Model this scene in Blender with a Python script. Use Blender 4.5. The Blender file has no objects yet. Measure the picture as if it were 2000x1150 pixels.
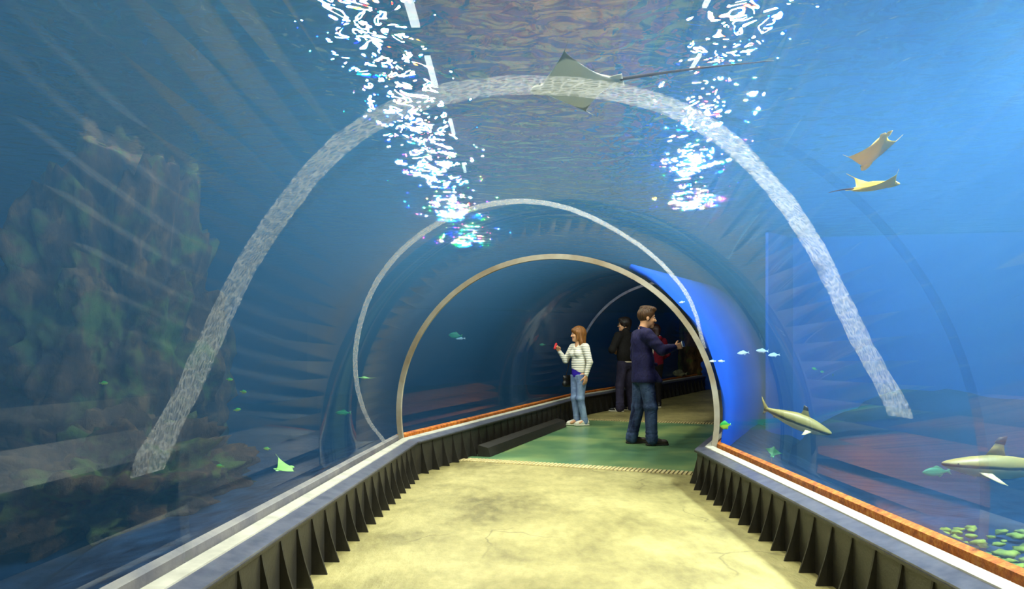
import bpy, bmesh, math, random
import numpy as np
from mathutils import Vector, Matrix, noise

random.seed(7)
SC = bpy.context.scene
COL = SC.collection

# ------------------------------------------------------------------ camera
F = 1333.0            # focal length in pixels of the 2000 px wide frame
CAM_H = 1.06          # lens height above the near floor
HOR = 710.0           # pixel row of the horizon
cam_d = bpy.data.cameras.new('camera')
cam_d.sensor_width = 36.0
cam_d.lens = 36.0 * F / 2000.0
cam_d.shift_y = (HOR - 575.0) / 2000.0
cam_d.clip_start = 0.02
cam = bpy.data.objects.new('camera', cam_d)
cam.location = (0, 0, CAM_H)
cam.rotation_euler = (math.pi / 2, 0, 0)
COL.objects.link(cam)
SC.camera = cam

# ------------------------------------------------------------------ world
W = bpy.data.worlds.new('world'); SC.world = W; W.use_nodes = True
W.node_tree.nodes['Background'].inputs[0].default_value = (0, 0, 0, 1)
W.node_tree.nodes['Background'].inputs[1].default_value = 0.0

# ------------------------------------------------------------------ view
SC.view_settings.view_transform = 'Standard'
SC.view_settings.look = 'None'
SC.view_settings.gamma = 1.0
SC.view_settings.exposure = 0.25
SC.view_settings.use_curve_mapping = False
SC.cycles.max_bounces = 6
SC.cycles.diffuse_bounces = 2
SC.cycles.glossy_bounces = 3
SC.cycles.transmission_bounces = 4
SC.cycles.volume_bounces = 0
SC.cycles.adaptive_threshold = 0.03
SC.cycles.use_light_tree = False
SC.cycles.transparent_max_bounces = 40
SC.cycles.caustics_reflective = False
SC.cycles.caustics_refractive = False
SC.cycles.sample_clamp_indirect = 4.0

SURF_Z = 2.75         # height of the tank's water surface
CEIL_Z = 5.0          # ceiling of the hall above the tank

# ------------------------------------------------------------------ lights
def lamp(name, kind, loc, energy, color, aim=None, **kw):
    d = bpy.data.lights.new(name, kind)
    d.energy = energy; d.color = color
    for k, v in kw.items(): setattr(d, k, v)
    o = bpy.data.objects.new(name, d); o.location = loc
    if aim is not None:
        o.rotation_euler = (Vector(aim) - Vector(loc)).to_track_quat('-Z', 'Y').to_euler()
    COL.objects.link(o)
    return o

LAMP_Z = 4.20         # the hall's lamps hang at this height over the water
LAMP_COL = (1.0, 0.92, 0.74)
LAMP_W = 400          # power of one hall lamp
# the two rows of hall lamps whose glints run out of the top of the picture go on over and behind the camera
for (x, y) in [(-1.25, 2.9), (-1.30, 1.2), (-1.35, -0.8)]:
    lamp('hall_lamp_left_offscreen', 'AREA', (x, y, LAMP_Z), LAMP_W, LAMP_COL, (x, y, 0), shape='RECTANGLE', size=0.12, size_y=0.9)
for (x, y) in [(1.55, 2.9), (1.50, 1.2), (1.45, -0.8)]:
    lamp('hall_lamp_right_offscreen', 'AREA', (x, y, LAMP_Z), LAMP_W, LAMP_COL, (x, y, 0), shape='RECTANGLE', size=0.12, size_y=0.9)
# the strong hall lamp beyond the upper right corner that makes the white glare in the water there
lamp('hall_floodlight_right_offscreen', 'AREA', (3.6, 3.2, LAMP_Z), 6000, (1.0, 0.97, 0.92), (3.2, 3.6, 0), shape='DISK', size=0.6)

# ------------------------------------------------------------------ helpers
def srgb(r, g, b):
    f = lambda c: (c / 255 / 12.92) if c / 255 <= 0.04045 else ((c / 255 + 0.055) / 1.055) ** 2.4
    return (f(r), f(g), f(b), 1.0)

class NT:
    def __init__(s, name):
        s.m = bpy.data.materials.new(name); s.m.use_nodes = True
        s.t = s.m.node_tree; s.t.nodes.clear()
        s.out = s.t.nodes.new('ShaderNodeOutputMaterial')
    def n(s, kind, **kw):
        nd = s.t.nodes.new('ShaderNode' + kind)
        for k, v in kw.items():
            if k in nd.bl_rna.properties: setattr(nd, k, v)
            else: nd.inputs[k.replace('_', ' ')].default_value = v
        return nd
    def l(s, a, b): s.t.links.new(a, b)
    def ramp(s, fac, stops):
        r = s.n('ValToRGB'); e = r.color_ramp.elements
        while len(e) < len(stops): e.new(0.5)
        for el, (p, c) in zip(e, stops): el.position = p; el.color = c
        s.l(fac, r.inputs[0]); return r.outputs[0]
    def noise(s, scale, detail=4, vec=None, rough=0.55, dist=0.0):
        nd = s.n('TexNoise'); nd.inputs['Scale'].default_value = scale
        nd.inputs['Detail'].default_value = detail; nd.inputs['Roughness'].default_value = rough
        nd.inputs['Distortion'].default_value = dist
        if vec is not None: s.l(vec, nd.inputs['Vector'])
        return nd.outputs[0]
    def coord(s, scale=(1, 1, 1), rot=(0, 0, 0), kind='Object'):
        c = s.n('TexCoord'); m = s.n('Mapping')
        m.inputs['Scale'].default_value = scale; m.inputs['Rotation'].default_value = rot
        s.l(c.outputs[kind], m.inputs[0]); return m.outputs[0]
    def math(s, op, a, b=0.5, c=None):
        nd = s.n('Math', operation=op)
        for i, v in enumerate((a, b, c)):
            if v is None: continue
            if isinstance(v, (int, float)): nd.inputs[i].default_value = v
            else: s.l(v, nd.inputs[i])
        return nd.outputs[0]
    def bump(s, h, strength=0.3, dist=0.02):
        b = s.n('Bump'); b.inputs['Strength'].default_value = strength; b.inputs['Distance'].default_value = dist
        s.l(h, b.inputs['Height']); return b.outputs[0]
    def pbr(s, color, rough=0.6, metal=0.0, normal=None, spec=0.5):
        p = s.n('BsdfPrincipled')
        if hasattr(color, 'is_linked'): s.l(color, p.inputs['Base Color'])
        else: p.inputs['Base Color'].default_value = color
        if hasattr(rough, 'is_linked'): s.l(rough, p.inputs['Roughness'])
        else: p.inputs['Roughness'].default_value = rough
        p.inputs['Metallic'].default_value = metal
        p.inputs['Specular IOR Level'].default_value = spec
        if normal is not None: s.l(normal, p.inputs['Normal'])
        s.l(p.outputs[0], s.out.inputs['Surface']); return p

def mat(name, c1, c2=None, scale=8, rough=0.6, metal=0.0, bump=0.0, bscale=None, spec=0.5, stretch=(1, 1, 1)):
    t = NT(name); v = t.coord(stretch)
    c2 = c2 or tuple(x * 0.75 for x in c1[:3]) + (1,)
    n = t.noise(scale, 5, v)
    col = t.ramp(n, [(0.3, c2), (0.7, c1)])
    nm = t.bump(t.noise(bscale or scale * 3, 6, v), bump, 0.02) if bump else None
    t.pbr(col, rough, metal, nm, spec)
    return t.m

def link(name, me, material=None, parent=None, smooth=False):
    o = bpy.data.objects.new(name, me)
    COL.objects.link(o)
    if material is not None and not me.materials: me.materials.append(material)
    if parent is not None: o.parent = parent
    if smooth:
        me.polygons.foreach_set('use_smooth', [True] * len(me.polygons))
    return o
def mesh(name, verts, faces):
    me = bpy.data.meshes.new(name)
    me.from_pydata([tuple(v) for v in verts], [], [tuple(f) for f in faces])
    me.update(); return me
def make(name, verts, faces, material=None, parent=None, smooth=False):
    return link(name, mesh(name, verts, faces), material, parent, smooth)
def empty(name, loc=(0, 0, 0), rz=0.0):
    o = bpy.data.objects.new(name, None); COL.objects.link(o)
    o.empty_display_size = 0.1
    o.location = loc; o.rotation_euler = (0, 0, rz); return o
def tag(o, label=None, cat=None, group=None, kind=None):
    if label: o['label'] = label
    if cat: o['category'] = cat
    if group: o['group'] = group
    if kind: o['kind'] = kind
    return o
def at(px, py, Y):
    return Vector(((px - 1000) * Y / F, Y, CAM_H - (py - HOR) * Y / F))

# ------------------------------------------------------------------ tunnel path
D2R = math.radians
YAW1, YAW2, YAW3 = D2R(1.7), D2R(23.0), D2R(36.7)
def dirv(a): return Vector((math.sin(a), math.cos(a), 0))
PA = Vector((0.345, 6.2, 0))
PB = PA + dirv(YAW2) * 5.6
PC = PB + dirv(YAW3) * 5.6
P0 = PA - dirv(YAW1) * 9.6
PN = PA - dirv(YAW1) * 3.75
class St: pass
def station(P, yaw, stretch, zf, R, zc):
    s = St(); s.P = P; s.yaw = yaw; s.r = Vector((math.cos(yaw), -math.sin(yaw), 0)) * stretch
    s.zf = zf; s.R = R; s.zc = zc; return s
mA, mB = (YAW1 + YAW2) / 2, (YAW2 + YAW3) / 2
S0 = station(P0, YAW1, 1, 0.0, 1.42, 0.60)
SN = station(PN, YAW1, 1, 0.0, 1.42, 0.60)
SA = station(PA, mA, 1 / math.cos((YAW2 - YAW1) / 2), 0.0, 1.42, 0.60)
SB = station(PB, mB, 1 / math.cos((YAW3 - YAW2) / 2), 0.16, 1.60, 0.646)
SD = station(PC, YAW3, 1, 0.43, 1.60, 0.646)
def lerp_st(a, b, t):
    s = St(); s.P = a.P.lerp(b.P, t); s.r = a.r.lerp(b.r, t)
    s.zf = a.zf + (b.zf - a.zf) * t; s.R = a.R + (b.R - a.R) * t; s.zc = a.zc + (b.zc - a.zc) * t
    return s
def pt(s, u, z): return Vector((s.P.x + s.r.x * u, s.P.y + s.r.y * u, s.zf + z))
FOOT = 0.34
def arch(s, off=0.0, n=48, zf=FOOT):
    """(u, z) points of the arch from the left foot over the crown to the right foot"""
    R = s.R + off
    a0 = math.asin(max(-1, min(1, (zf - s.zc) / R)))
    return [(-R * math.cos(a0 + (math.pi - 2 * a0) * i / n), s.zc + R * math.sin(a0 + (math.pi - 2 * a0) * i / n)) for i in range(n + 1)]
def loft(loops, closed=True, caps=False):
    """loops: equal-length lists of points; closed = the loop closes on itself"""
    n = len(loops[0]); V = [p for L in loops for p in L]; Fc = []
    for i in range(len(loops) - 1):
        for j in range(n if closed else n - 1):
            a, b = i * n + j, i * n + (j + 1) % n
            Fc.append((a, b, b + n, a + n))
    if caps:
        Fc.append(tuple(range(n))[::-1]); Fc.append(tuple((len(loops) - 1) * n + k for k in range(n)))
    return V, Fc
def fix_normals(me, flip=False):
    bm = bmesh.new(); bm.from_mesh(me)
    bmesh.ops.recalc_face_normals(bm, faces=bm.faces)
    if flip: bmesh.ops.reverse_faces(bm, faces=bm.faces)
    bm.to_mesh(me); bm.free(); me.update()

# ------------------------------------------------------------------ materials of the setting
def m_acrylic():
    t = NT('acrylic')
    lw = t.n('LayerWeight'); lw.inputs[0].default_value = 0.5
    fac = t.math('MULTIPLY_ADD', t.math('POWER', lw.outputs['Facing'], 4.0), 0.22, 0.012)
    tr = t.n('BsdfTransparent'); tr.inputs[0].default_value = (0.985, 0.99, 0.985, 1)
    gl = t.n('BsdfGlossy'); gl.inputs['Roughness'].default_value = 0.015
    mx = t.n('MixShader'); t.l(fac, mx.inputs[0]); t.l(tr.outputs[0], mx.inputs[1]); t.l(gl.outputs[0], mx.inputs[2])
    t.l(mx.outputs[0], t.out.inputs['Surface']); return t.m
def m_water():
    t = NT('tank_water')
    tr = t.n('BsdfTransparent'); t.l(tr.outputs[0], t.out.inputs['Surface'])
    ab = t.n('VolumeAbsorption'); ab.inputs['Color'].default_value = (0.0, 0.50, 0.90, 1); ab.inputs['Density'].default_value = 0.18
    sc = t.n('VolumeScatter'); sc.inputs['Color'].default_value = (0.16, 0.50, 1.0, 1); sc.inputs['Density'].default_value = 0.09
    sc.inputs['Anisotropy'].default_value = 0.25
    ad = t.n('AddShader'); t.l(ab.outputs[0], ad.inputs[0]); t.l(sc.outputs[0], ad.inputs[1])
    t.l(ad.outputs[0], t.out.inputs['Volume'])
    return t.m
def m_surface():
    t = NT('water_surface')
    v = t.coord((1.0, 1.25, 1.0))
    h = t.noise(5.8, 2, v, 0.45, 0.5)
    nm = t.bump(h, 1.0, 0.085)
    last = None
    for ior, c in ((1.322, (1, 0, 0, 1)), (1.335, (0, 1, 0, 1)), (1.350, (0, 0, 1, 1))):
        r = t.n('BsdfRefraction'); r.inputs['Color'].default_value = c; r.inputs['IOR'].default_value = ior
        r.inputs['Roughness'].default_value = 0.0; t.l(nm, r.inputs['Normal'])
        if last is None: last = r.outputs[0]
        else:
            a = t.n('AddShader'); t.l(last, a.inputs[0]); t.l(r.outputs[0], a.inputs[1]); last = a.outputs[0]
    g = t.n('BsdfGlossy'); g.inputs['Color'].default_value = (0.8, 0.9, 1, 1); g.inputs['Roughness'].default_value = 0.02; t.l(nm, g.inputs['Normal'])
    lw = t.n('LayerWeight'); lw.inputs[0].default_value = 0.5
    mr = t.n('MapRange'); mr.inputs['From Min'].default_value = 0.5; mr.inputs['From Max'].default_value = 0.86
    mr.inputs['To Min'].default_value = 0.22; mr.inputs['To Max'].default_value = 0.80; t.l(lw.outputs['Facing'], mr.inputs['Value'])
    mx = t.n('MixShader'); t.l(mr.outputs[0], mx.inputs[0])
    t.l(last, mx.inputs[1]); t.l(g.outputs[0], mx.inputs[2])
    tr = t.n('BsdfTransparent'); m3 = t.n('MixShader'); m3.inputs[0].default_value = 0.12
    t.l(mx.outputs[0], m3.inputs[1]); t.l(tr.outputs[0], m3.inputs[2])
    t.l(m3.outputs[0], t.out.inputs['Surface']); return t.m
def m_emit(name, c, e):
    t = NT(name); em = t.n('Emission'); em.inputs[0].default_value = c; em.inputs[1].default_value = e
    t.l(em.outputs[0], t.out.inputs['Surface']); return t.m
def m_floor():
    t = NT('worn_concrete'); v = t.coord()
    big = t.noise(1.1, 5, v, 0.6, 0.4); fine = t.noise(14, 6, t.coord((1, 0.45, 1)), 0.65)
    mixf = t.math('ADD', t.math('MULTIPLY', big, 0.65), t.math('MULTIPLY', fine, 0.35))
    col = t.ramp(mixf, [(0.30, srgb(96, 90, 54)), (0.5, srgb(160, 152, 98)), (0.70, srgb(204, 194, 132))])
    vo = t.n('TexVoronoi', feature='DISTANCE_TO_EDGE'); vo.inputs['Scale'].default_value = 0.9
    nv = t.n('TexNoise'); nv.inputs['Scale'].default_value = 3.0
    ma = t.n('MixRGB'); ma.inputs[0].default_value = 0.25
    t.l(v, ma.inputs[1]); t.l(nv.outputs['Color'], ma.inputs[2]); t.l(v, nv.inputs[0]); t.l(ma.outputs[0], vo.inputs['Vector'])
    crack = t.ramp(vo.outputs['Distance'], [(0.0, (0, 0, 0, 1)), (0.006, (1, 1, 1, 1))])
    keep = t.ramp(t.noise(0.9, 2, v), [(0.5, (1, 1, 1, 1)), (0.56, (0, 0, 0, 1))])
    ck = t.n('MixRGB', blend_type='LIGHTEN'); ck.inputs[0].default_value = 1; t.l(crack, ck.inputs[1]); t.l(keep, ck.inputs[2])
    cm = t.n('MixRGB', blend_type='MULTIPLY'); cm.inputs[0].default_value = 0.5; t.l(col, cm.inputs[1]); t.l(ck.outputs[0], cm.inputs[2])
    nm = t.bump(t.math('ADD', fine, t.math('MULTIPLY', t.noise(40, 4, t.coord((1, 0.3, 1))), 0.5)), 0.55, 0.012)
    t.pbr(cm.outputs[0], 0.42, 0, nm, 0.5); return t.m
def m_green():
    t = NT('green_floor'); v = t.coord()
    n = t.noise(1.3, 4, v, 0.5, 0.3)
    col = t.ramp(n, [(0.3, srgb(70, 116, 86)), (0.5, srgb(108, 146, 100)), (0.75, srgb(166, 186, 114))])
    t.pbr(col, 0.28, 0, t.bump(t.noise(30, 4, v), 0.08, 0.01), 0.5); return t.m
def m_rust():
    t = NT('rusty_sealant'); v = t.coord()
    col = t.ramp(t.noise(22, 6, v, 0.7), [(0.3, srgb(96, 40, 8)), (0.5, srgb(196, 104, 20)), (0.72, srgb(232, 170, 70))])
    t.pbr(col, 0.55, 0, t.bump(t.noise(40, 5, v), 0.6, 0.01)); return t.m
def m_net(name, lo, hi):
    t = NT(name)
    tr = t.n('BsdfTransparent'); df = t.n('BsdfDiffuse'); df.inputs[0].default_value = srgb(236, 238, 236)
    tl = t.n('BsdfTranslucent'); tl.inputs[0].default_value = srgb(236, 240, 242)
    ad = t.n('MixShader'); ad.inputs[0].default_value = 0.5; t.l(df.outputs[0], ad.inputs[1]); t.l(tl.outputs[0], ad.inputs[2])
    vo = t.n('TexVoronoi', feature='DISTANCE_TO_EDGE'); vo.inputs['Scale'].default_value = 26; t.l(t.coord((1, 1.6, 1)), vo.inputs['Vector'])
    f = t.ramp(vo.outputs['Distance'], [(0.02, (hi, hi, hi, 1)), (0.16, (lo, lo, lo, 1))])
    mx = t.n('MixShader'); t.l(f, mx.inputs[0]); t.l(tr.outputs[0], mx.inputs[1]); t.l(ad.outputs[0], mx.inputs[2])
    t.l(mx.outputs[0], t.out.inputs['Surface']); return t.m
M = {}
M['acrylic'] = m_acrylic(); M['water'] = m_water(); M['surface'] = m_surface(); M['floor'] = m_floor(); M['green'] = m_green()
M['rust'] = m_rust(); M['net'] = m_net('net_textured_seam', 0.05, 0.22); M['net2'] = m_net('pale_reflection', 0.14, 0.30)
M['black'] = mat('black_paint', srgb(44, 42, 34), srgb(30, 29, 25), 20, 0.5, 0, 0.1)
M['fin'] = mat('black_fin_plate', srgb(40, 38, 31), srgb(28, 27, 23), 16, 0.5, 0, 0.1)
M['steel'] = mat('brushed_steel', srgb(120, 122, 134), srgb(84, 88, 104), 14, 0.3, 0.4)
M['gasket'] = mat('white_gasket', srgb(196, 194, 176), srgb(164, 162, 146), 10, 0.6)
M['ring'] = mat('joint_edge', srgb(186, 180, 160), srgb(140, 124, 96), 3, 0.4, 0.2)
M['strip'] = mat('cream_grating', srgb(222, 208, 150), srgb(190, 174, 118), 12, 0.45)
M['stripbase'] = mat('grating_base', srgb(150, 138, 96), srgb(110, 102, 72), 12, 0.6)
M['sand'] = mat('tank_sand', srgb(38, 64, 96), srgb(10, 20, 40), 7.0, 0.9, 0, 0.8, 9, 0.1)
def m_rock():
    t = NT('brown_rock'); v = t.coord((1, 1, 0.6))
    n = t.noise(5.0, 8, v, 0.65, 0.4)
    c1 = t.ramp(n, [(0.30, srgb(20, 15, 11)), (0.52, srgb(74, 52, 32)), (0.72, srgb(124, 94, 56))])
    m2 = t.ramp(t.noise(2.6, 5, t.coord(), 0.6), [(0.52, (0, 0, 0, 1)), (0.64, (1, 1, 1, 1))])
    mx = t.n('MixRGB'); t.l(m2, mx.inputs[0]); t.l(c1, mx.inputs[1]); mx.inputs[2].default_value = srgb(84, 98, 40)
    t.pbr(mx.outputs[0], 0.9, 0, t.bump(t.noise(9, 8, v, 0.7), 1.0, 0.05), 0.1); return t.m
M['rock'] = m_rock()
M['reef'] = mat('caustic_green_rubble', srgb(170, 190, 70), srgb(60, 90, 50), 5, 0.85, 0, 0.6, 14, 0.1)  # yellow green of caustic light put into the stone colour
M['darkrock'] = mat('slate_bank', srgb(28, 50, 84), srgb(12, 24, 46), 2.0, 0.9, 0, 0.8, 7, 0.1)
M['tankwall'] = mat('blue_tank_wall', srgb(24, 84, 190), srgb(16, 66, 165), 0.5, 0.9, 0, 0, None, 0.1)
M['bluerock'] = mat('blue_rock', srgb(40, 90, 190), srgb(18, 44, 110), 5, 0.8, 0, 0.6, 9, 0.2)
M['hall'] = mat('dark_hall_ceiling', srgb(50, 104, 110), srgb(24, 60, 70), 0.9, 0.8)
M['brown_tint_panel'] = mat('brown_ripple_tint', srgb(232, 130, 66), srgb(76, 56, 64), 2.2, 0.7, 0, 0, None, 0.3)
M['hallblue'] = mat('blue_ripple_tint', srgb(60, 130, 240), srgb(40, 100, 210), 3, 0.7)
M['lampglow'] = m_emit('lamp_tube', (1.0, 0.96, 0.86, 1), 8)
M['greyseal'] = mat('grey_sealant', srgb(150, 146, 140), srgb(110, 110, 118), 6, 0.6, 0, 0.3)
M['dark'] = mat('dark_wall', srgb(30, 30, 34), srgb(20, 20, 24), 4, 0.8)

# ------------------------------------------------------------------ structure: floor
def floor_piece(name, stations, u0, u1, z0, m, thick=0.06):
    loops = []
    for s in stations:
        loops.append([pt(s, u0, z0), pt(s, u1, z0), pt(s, u1, z0 - thick), pt(s, u0, z0 - thick)])
    V, Fc = loft(loops, True, True)
    o = make(name, V, Fc, m); fix_normals(o.data); return o
def sub(a, b, n): return [lerp_st(a, b, i / n) for i in range(n + 1)]
SEG2 = 5.6
def st2(d):      # station d metres after joint A, cut square to the second section away from the mitres
    t = d / SEG2; s = lerp_st(SA, SB, t)
    s.r = Vector((math.cos(YAW2), -math.sin(YAW2), 0)); return s
fl = floor_piece('floor', [S0, SN, SA, st2(0.66)], -1.29, 1.29, 0, M['floor'])
tag(fl, 'worn olive concrete walkway floor in front of the cream grating', None, None, 'structure')
fg = floor_piece('floor_green', [st2(0.83), st2(4.86)], -1.29, 1.29, 0.0, M['green'])
tag(fg, 'glossy green floor section where the man stands', None, None, 'structure')
ff = floor_piece('floor_ramp', [st2(5.04), SB, SD], -1.36, 1.36, 0, M['floor'])
tag(ff, 'worn brown floor rising beyond the far grating', None, None, 'structure')

def grating(d0, d1, label):
    root = empty('threshold_grating', st2((d0 + d1) / 2).P + Vector((0, 0, st2((d0 + d1) / 2).zf)))
    a, b = st2(d0), st2(d1)
    inv = Matrix.Translation(-root.location)
    def box(u0, u1, z0, z1, aa, bb):
        L = [[pt(s, u0, z0), pt(s, u1, z0), pt(s, u1, z1), pt(s, u0, z1)] for s in (aa, bb)]
        return loft(L, True, True)
    V, Fc = box(-1.29, 1.29, -0.06, 0.002, a, b)
    o = make('base_plate', [inv @ v for v in V], Fc, M['stripbase'], root); fix_normals(o.data)
    VV, FF = [], []
    n = 62; w = 2.56 / n
    for i in range(n):
        u = -1.28 + (i + 0.5) * w
        V, Fc = box(u - w * 0.29, u + w * 0.29, 0.002, 0.011, a, b)
        k = len(VV); VV += [inv @ v for v in V]; FF += [tuple(q + k for q in f) for f in Fc]
    o = make('rib', VV, FF, M['strip'], root); fix_normals(o.data); o['kind'] = 'stuff'
    tag(root, label, 'grating')
grating(0.66, 0.83, 'cream ribbed grating strip between the concrete and the green floor')
grating(4.86, 5.04, 'cream ribbed grating strip beside the woman at the far edge of the green floor')

# ------------------------------------------------------------------ structure: acrylic shell
def shell(name, sts, label):
    loops = []
    for s in sts:
        inn = [pt(s, u, z) for u, z in arch(s, 0.0)]
        out = [pt(s, u, z) for u, z in arch(s, 0.035)]
        loops.append(inn + out[::-1])
    V, Fc = loft(loops, True, True)
    o = make(name, V, Fc, M['acrylic'], None, True); fix_normals(o.data)
    return tag(o, label, None, None, 'structure')
shell('wall_acrylic_rear', [S0, SN], 'clear curved acrylic tunnel shell over the nearest walkway')
shell('wall_acrylic_near', [SN, SA], 'clear curved acrylic tunnel shell over the concrete walkway')
shell('wall_acrylic_middle', [SA, SB], 'clear curved acrylic tunnel shell over the green floor')
shell('wall_acrylic_far', [SB, SD], 'clear curved acrylic tunnel shell over the rising far floor')

def ring(name, s, r0, r1, half, m, label, cat):
    d = Vector((-s.r.y, s.r.x, 0)).normalized()
    loops = []
    for (u0, z0), (u1, z1) in zip(arch(s, r0, 64), arch(s, r1, 64)):
        a, b = pt(s, u0, z0), pt(s, u1, z1)
        loops.append([a - d * half, b - d * half, b + d * half, a + d * half])
    V, Fc = loft(loops, True, True)
    o = make(name, V, Fc, m, None, True); fix_normals(o.data)
    for p in o.data.polygons: p.use_smooth = False
    return tag(o, label, cat)
ring('joint_ring', SA, -0.012, 0.034, 0.016, M['ring'], 'thin greyish bronze arch joint framing the green floor', 'joint ring')
ring('joint_ring', SB, -0.008, 0.034, 0.012, M['steel'], 'slim steel arch joint behind the woman at the far section', 'joint ring')

# seam and strip standing for the joint's reflection, both lying on the shell
def on_shell(px, py, off=0.045):
    dx, dz = (px - 1000) / F, (HOR - py) / F
    t1 = math.tan(YAW1); x0 = PA.x - t1 * PA.y
    R = 1.42 + off
    a = (dx - t1) ** 2 + dz * dz; b = 2 * (-(dx - t1) * x0 + (CAM_H - 0.6) * dz); c = x0 * x0 + (CAM_H - 0.6) ** 2 - R * R
    Y = (-b + math.sqrt(b * b - 4 * a * c)) / (2 * a)
    X, Z = dx * Y, CAM_H + dz * Y
    return Y, math.atan2(Z - 0.6, X - x0 - t1 * Y)
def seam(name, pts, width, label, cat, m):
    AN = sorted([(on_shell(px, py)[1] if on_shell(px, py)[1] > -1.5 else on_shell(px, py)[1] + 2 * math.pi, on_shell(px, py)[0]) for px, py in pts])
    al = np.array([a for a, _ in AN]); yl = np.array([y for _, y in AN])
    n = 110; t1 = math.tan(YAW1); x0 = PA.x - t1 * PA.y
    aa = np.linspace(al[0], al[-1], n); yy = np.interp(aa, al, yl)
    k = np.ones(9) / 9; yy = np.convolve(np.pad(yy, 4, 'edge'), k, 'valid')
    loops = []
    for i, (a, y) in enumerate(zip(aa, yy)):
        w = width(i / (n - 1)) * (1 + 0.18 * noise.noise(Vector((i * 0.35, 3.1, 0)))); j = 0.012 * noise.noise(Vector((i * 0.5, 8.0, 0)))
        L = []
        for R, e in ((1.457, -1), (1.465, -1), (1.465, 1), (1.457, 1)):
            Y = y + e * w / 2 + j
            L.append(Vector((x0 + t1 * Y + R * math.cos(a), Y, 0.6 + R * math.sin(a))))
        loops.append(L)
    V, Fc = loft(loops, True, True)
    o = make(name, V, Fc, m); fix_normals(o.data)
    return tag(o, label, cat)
seam('shell_band', [(265, 930), (330, 845), (400, 700), (470, 540), (560, 400), (650, 290), (740, 225), (850, 185), (1000, 165), (1130, 170), (1280, 195), (1380, 240), (1480, 330), (1560, 430), (1620, 540), (1670, 650), (1720, 740), (1770, 815)],
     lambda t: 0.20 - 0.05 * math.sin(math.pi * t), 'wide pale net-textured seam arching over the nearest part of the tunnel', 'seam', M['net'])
seam('shell_band', [(764, 868), (735, 850), (705, 790), (692, 720), (700, 640), (728, 560), (770, 500), (830, 450), (900, 412), (1020, 390), (1110, 405), (1200, 448), (1300, 522), (1350, 585), (1366, 640), (1374, 680)],
     lambda t: 0.10, 'narrow whitish strip shaped as a joint reflection, curving over the tunnel just before the bronze joint', 'seam', M['net2'])  # reflection of the joint built as a pale strip

# ------------------------------------------------------------------ kerb walls with fins
fin_prof = [(0.0, 0.0), (0.085, 0.0), (0.085, 0.295), (0.078, 0.295), (0.064, 0.22), (0.045, 0.14), (0.022, 0.065)]
def fin_mesh(sg):
    V = []; n = len(fin_prof)
    for e in (-0.006, 0.006):
        V += [Vector((sg * p, e, z)) for p, z in fin_prof]
    Fc = [tuple(range(n))[::-1], tuple(range(n, 2 * n))] + [(i, (i + 1) % n, (i + 1) % n + n, i + n) for i in range(n)]
    me = mesh('fin', V, Fc); me.materials.append(M['fin']); fix_normals(me); return me
FIN = {-1: fin_mesh(-1), 1: fin_mesh(1)}
def kerb(a, b, sg, label, dmin=0.0, scale_u=1.0, n=6, fins=True, seal=None):
    root = empty('kerb_wall', pt(a, sg * 1.27, 0))
    inv = Matrix.Translation(-root.location)
    sts = sub(a, b, n)
    def strip(name, prof, m, smooth=False):
        L = [[inv @ pt(s, sg * (u + (s.R - 1.42) * 0.9), z) for u, z in prof] for s in sts]
        V, Fc = loft(L, True, True); o = make(name, V, Fc, m, root); fix_normals(o.data); return o
    strip('board', [(1.27, -0.04), (1.29, -0.04), (1.29, 0.30), (1.27, 0.30)], M['black'])
    strip('lip', [(1.245, 0.296), (1.30, 0.30), (1.30, 0.312), (1.245, 0.308)], M['black'])
    strip('ledge', [(1.25, 0.308), (1.335, 0.315), (1.335, 0.338), (1.25, 0.318)], M['steel'])
    strip('gasket', [(1.328, 0.30), (1.394, 0.30), (1.394, 0.352), (1.334, 0.344)], M['gasket'])
    strip('sealant', [(1.43, 0.28), (1.475, 0.28), (1.475, 0.375), (1.46, 0.385), (1.43, 0.372)], seal or M['rust'])
    if fins:
        d = (b.P - a.P); ln = d.length; k = int((ln - dmin) / 0.21)
        for i in range(k):
            t = (dmin + 0.1 + i * 0.21) / ln
            if t > 0.985: break
            s = lerp_st(a, b, t)
            f = bpy.data.objects.new('fin', FIN[sg]); COL.objects.link(f); f.parent = root
            p = inv @ pt(s, sg * (1.19 + (s.R - 1.42) * 0.9), 0)
            f.location = p
            f.rotation_euler = (0, 0, -math.atan2(d.x, d.y))
    tag(root, label, 'kerb wall')
kerb(S0, SA, -1, 'long black finned kerb wall along the concrete floor, beside the dark brown rock', 3.6, n=12, seal=M['greyseal'])
kerb(S0, SA, 1, 'long black finned kerb wall along the concrete floor, beside the blacktip sharks', 3.6, n=12)
kerb(SA, SB, -1, 'black finned kerb wall along the green floor behind the black wedge block')
kerb(SA, SB, 1, 'black finned kerb wall along the green floor, on the bend side past the bronze joint', fins=True)
kerb(SB, SD, -1, 'black finned kerb wall along the rising far floor behind the couple')
kerb(SB, SD, 1, 'black finned kerb wall along the rising far floor, on the inner side of the bend', fins=False)

# black wedge block lying against the fins on the green floor
def wedge():
    L = []
    for s in [st2(1.0 + 2.9 * i / 8) for i in range(9)]:
        w = (s.R - 1.42) * 0.9
        L.append([pt(s, -1.185 - w, 0.003), pt(s, -1.03 - w, 0.003), pt(s, -1.06 - w, 0.10), pt(s, -1.185 - w, 0.125)])
    V, Fc = loft(L, True, True); o = make('wedge_block', V, Fc, M['black']); fix_normals(o.data)
    tag(o, 'long low black wedge block lying on the green floor against the fins', 'block')
wedge()

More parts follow.
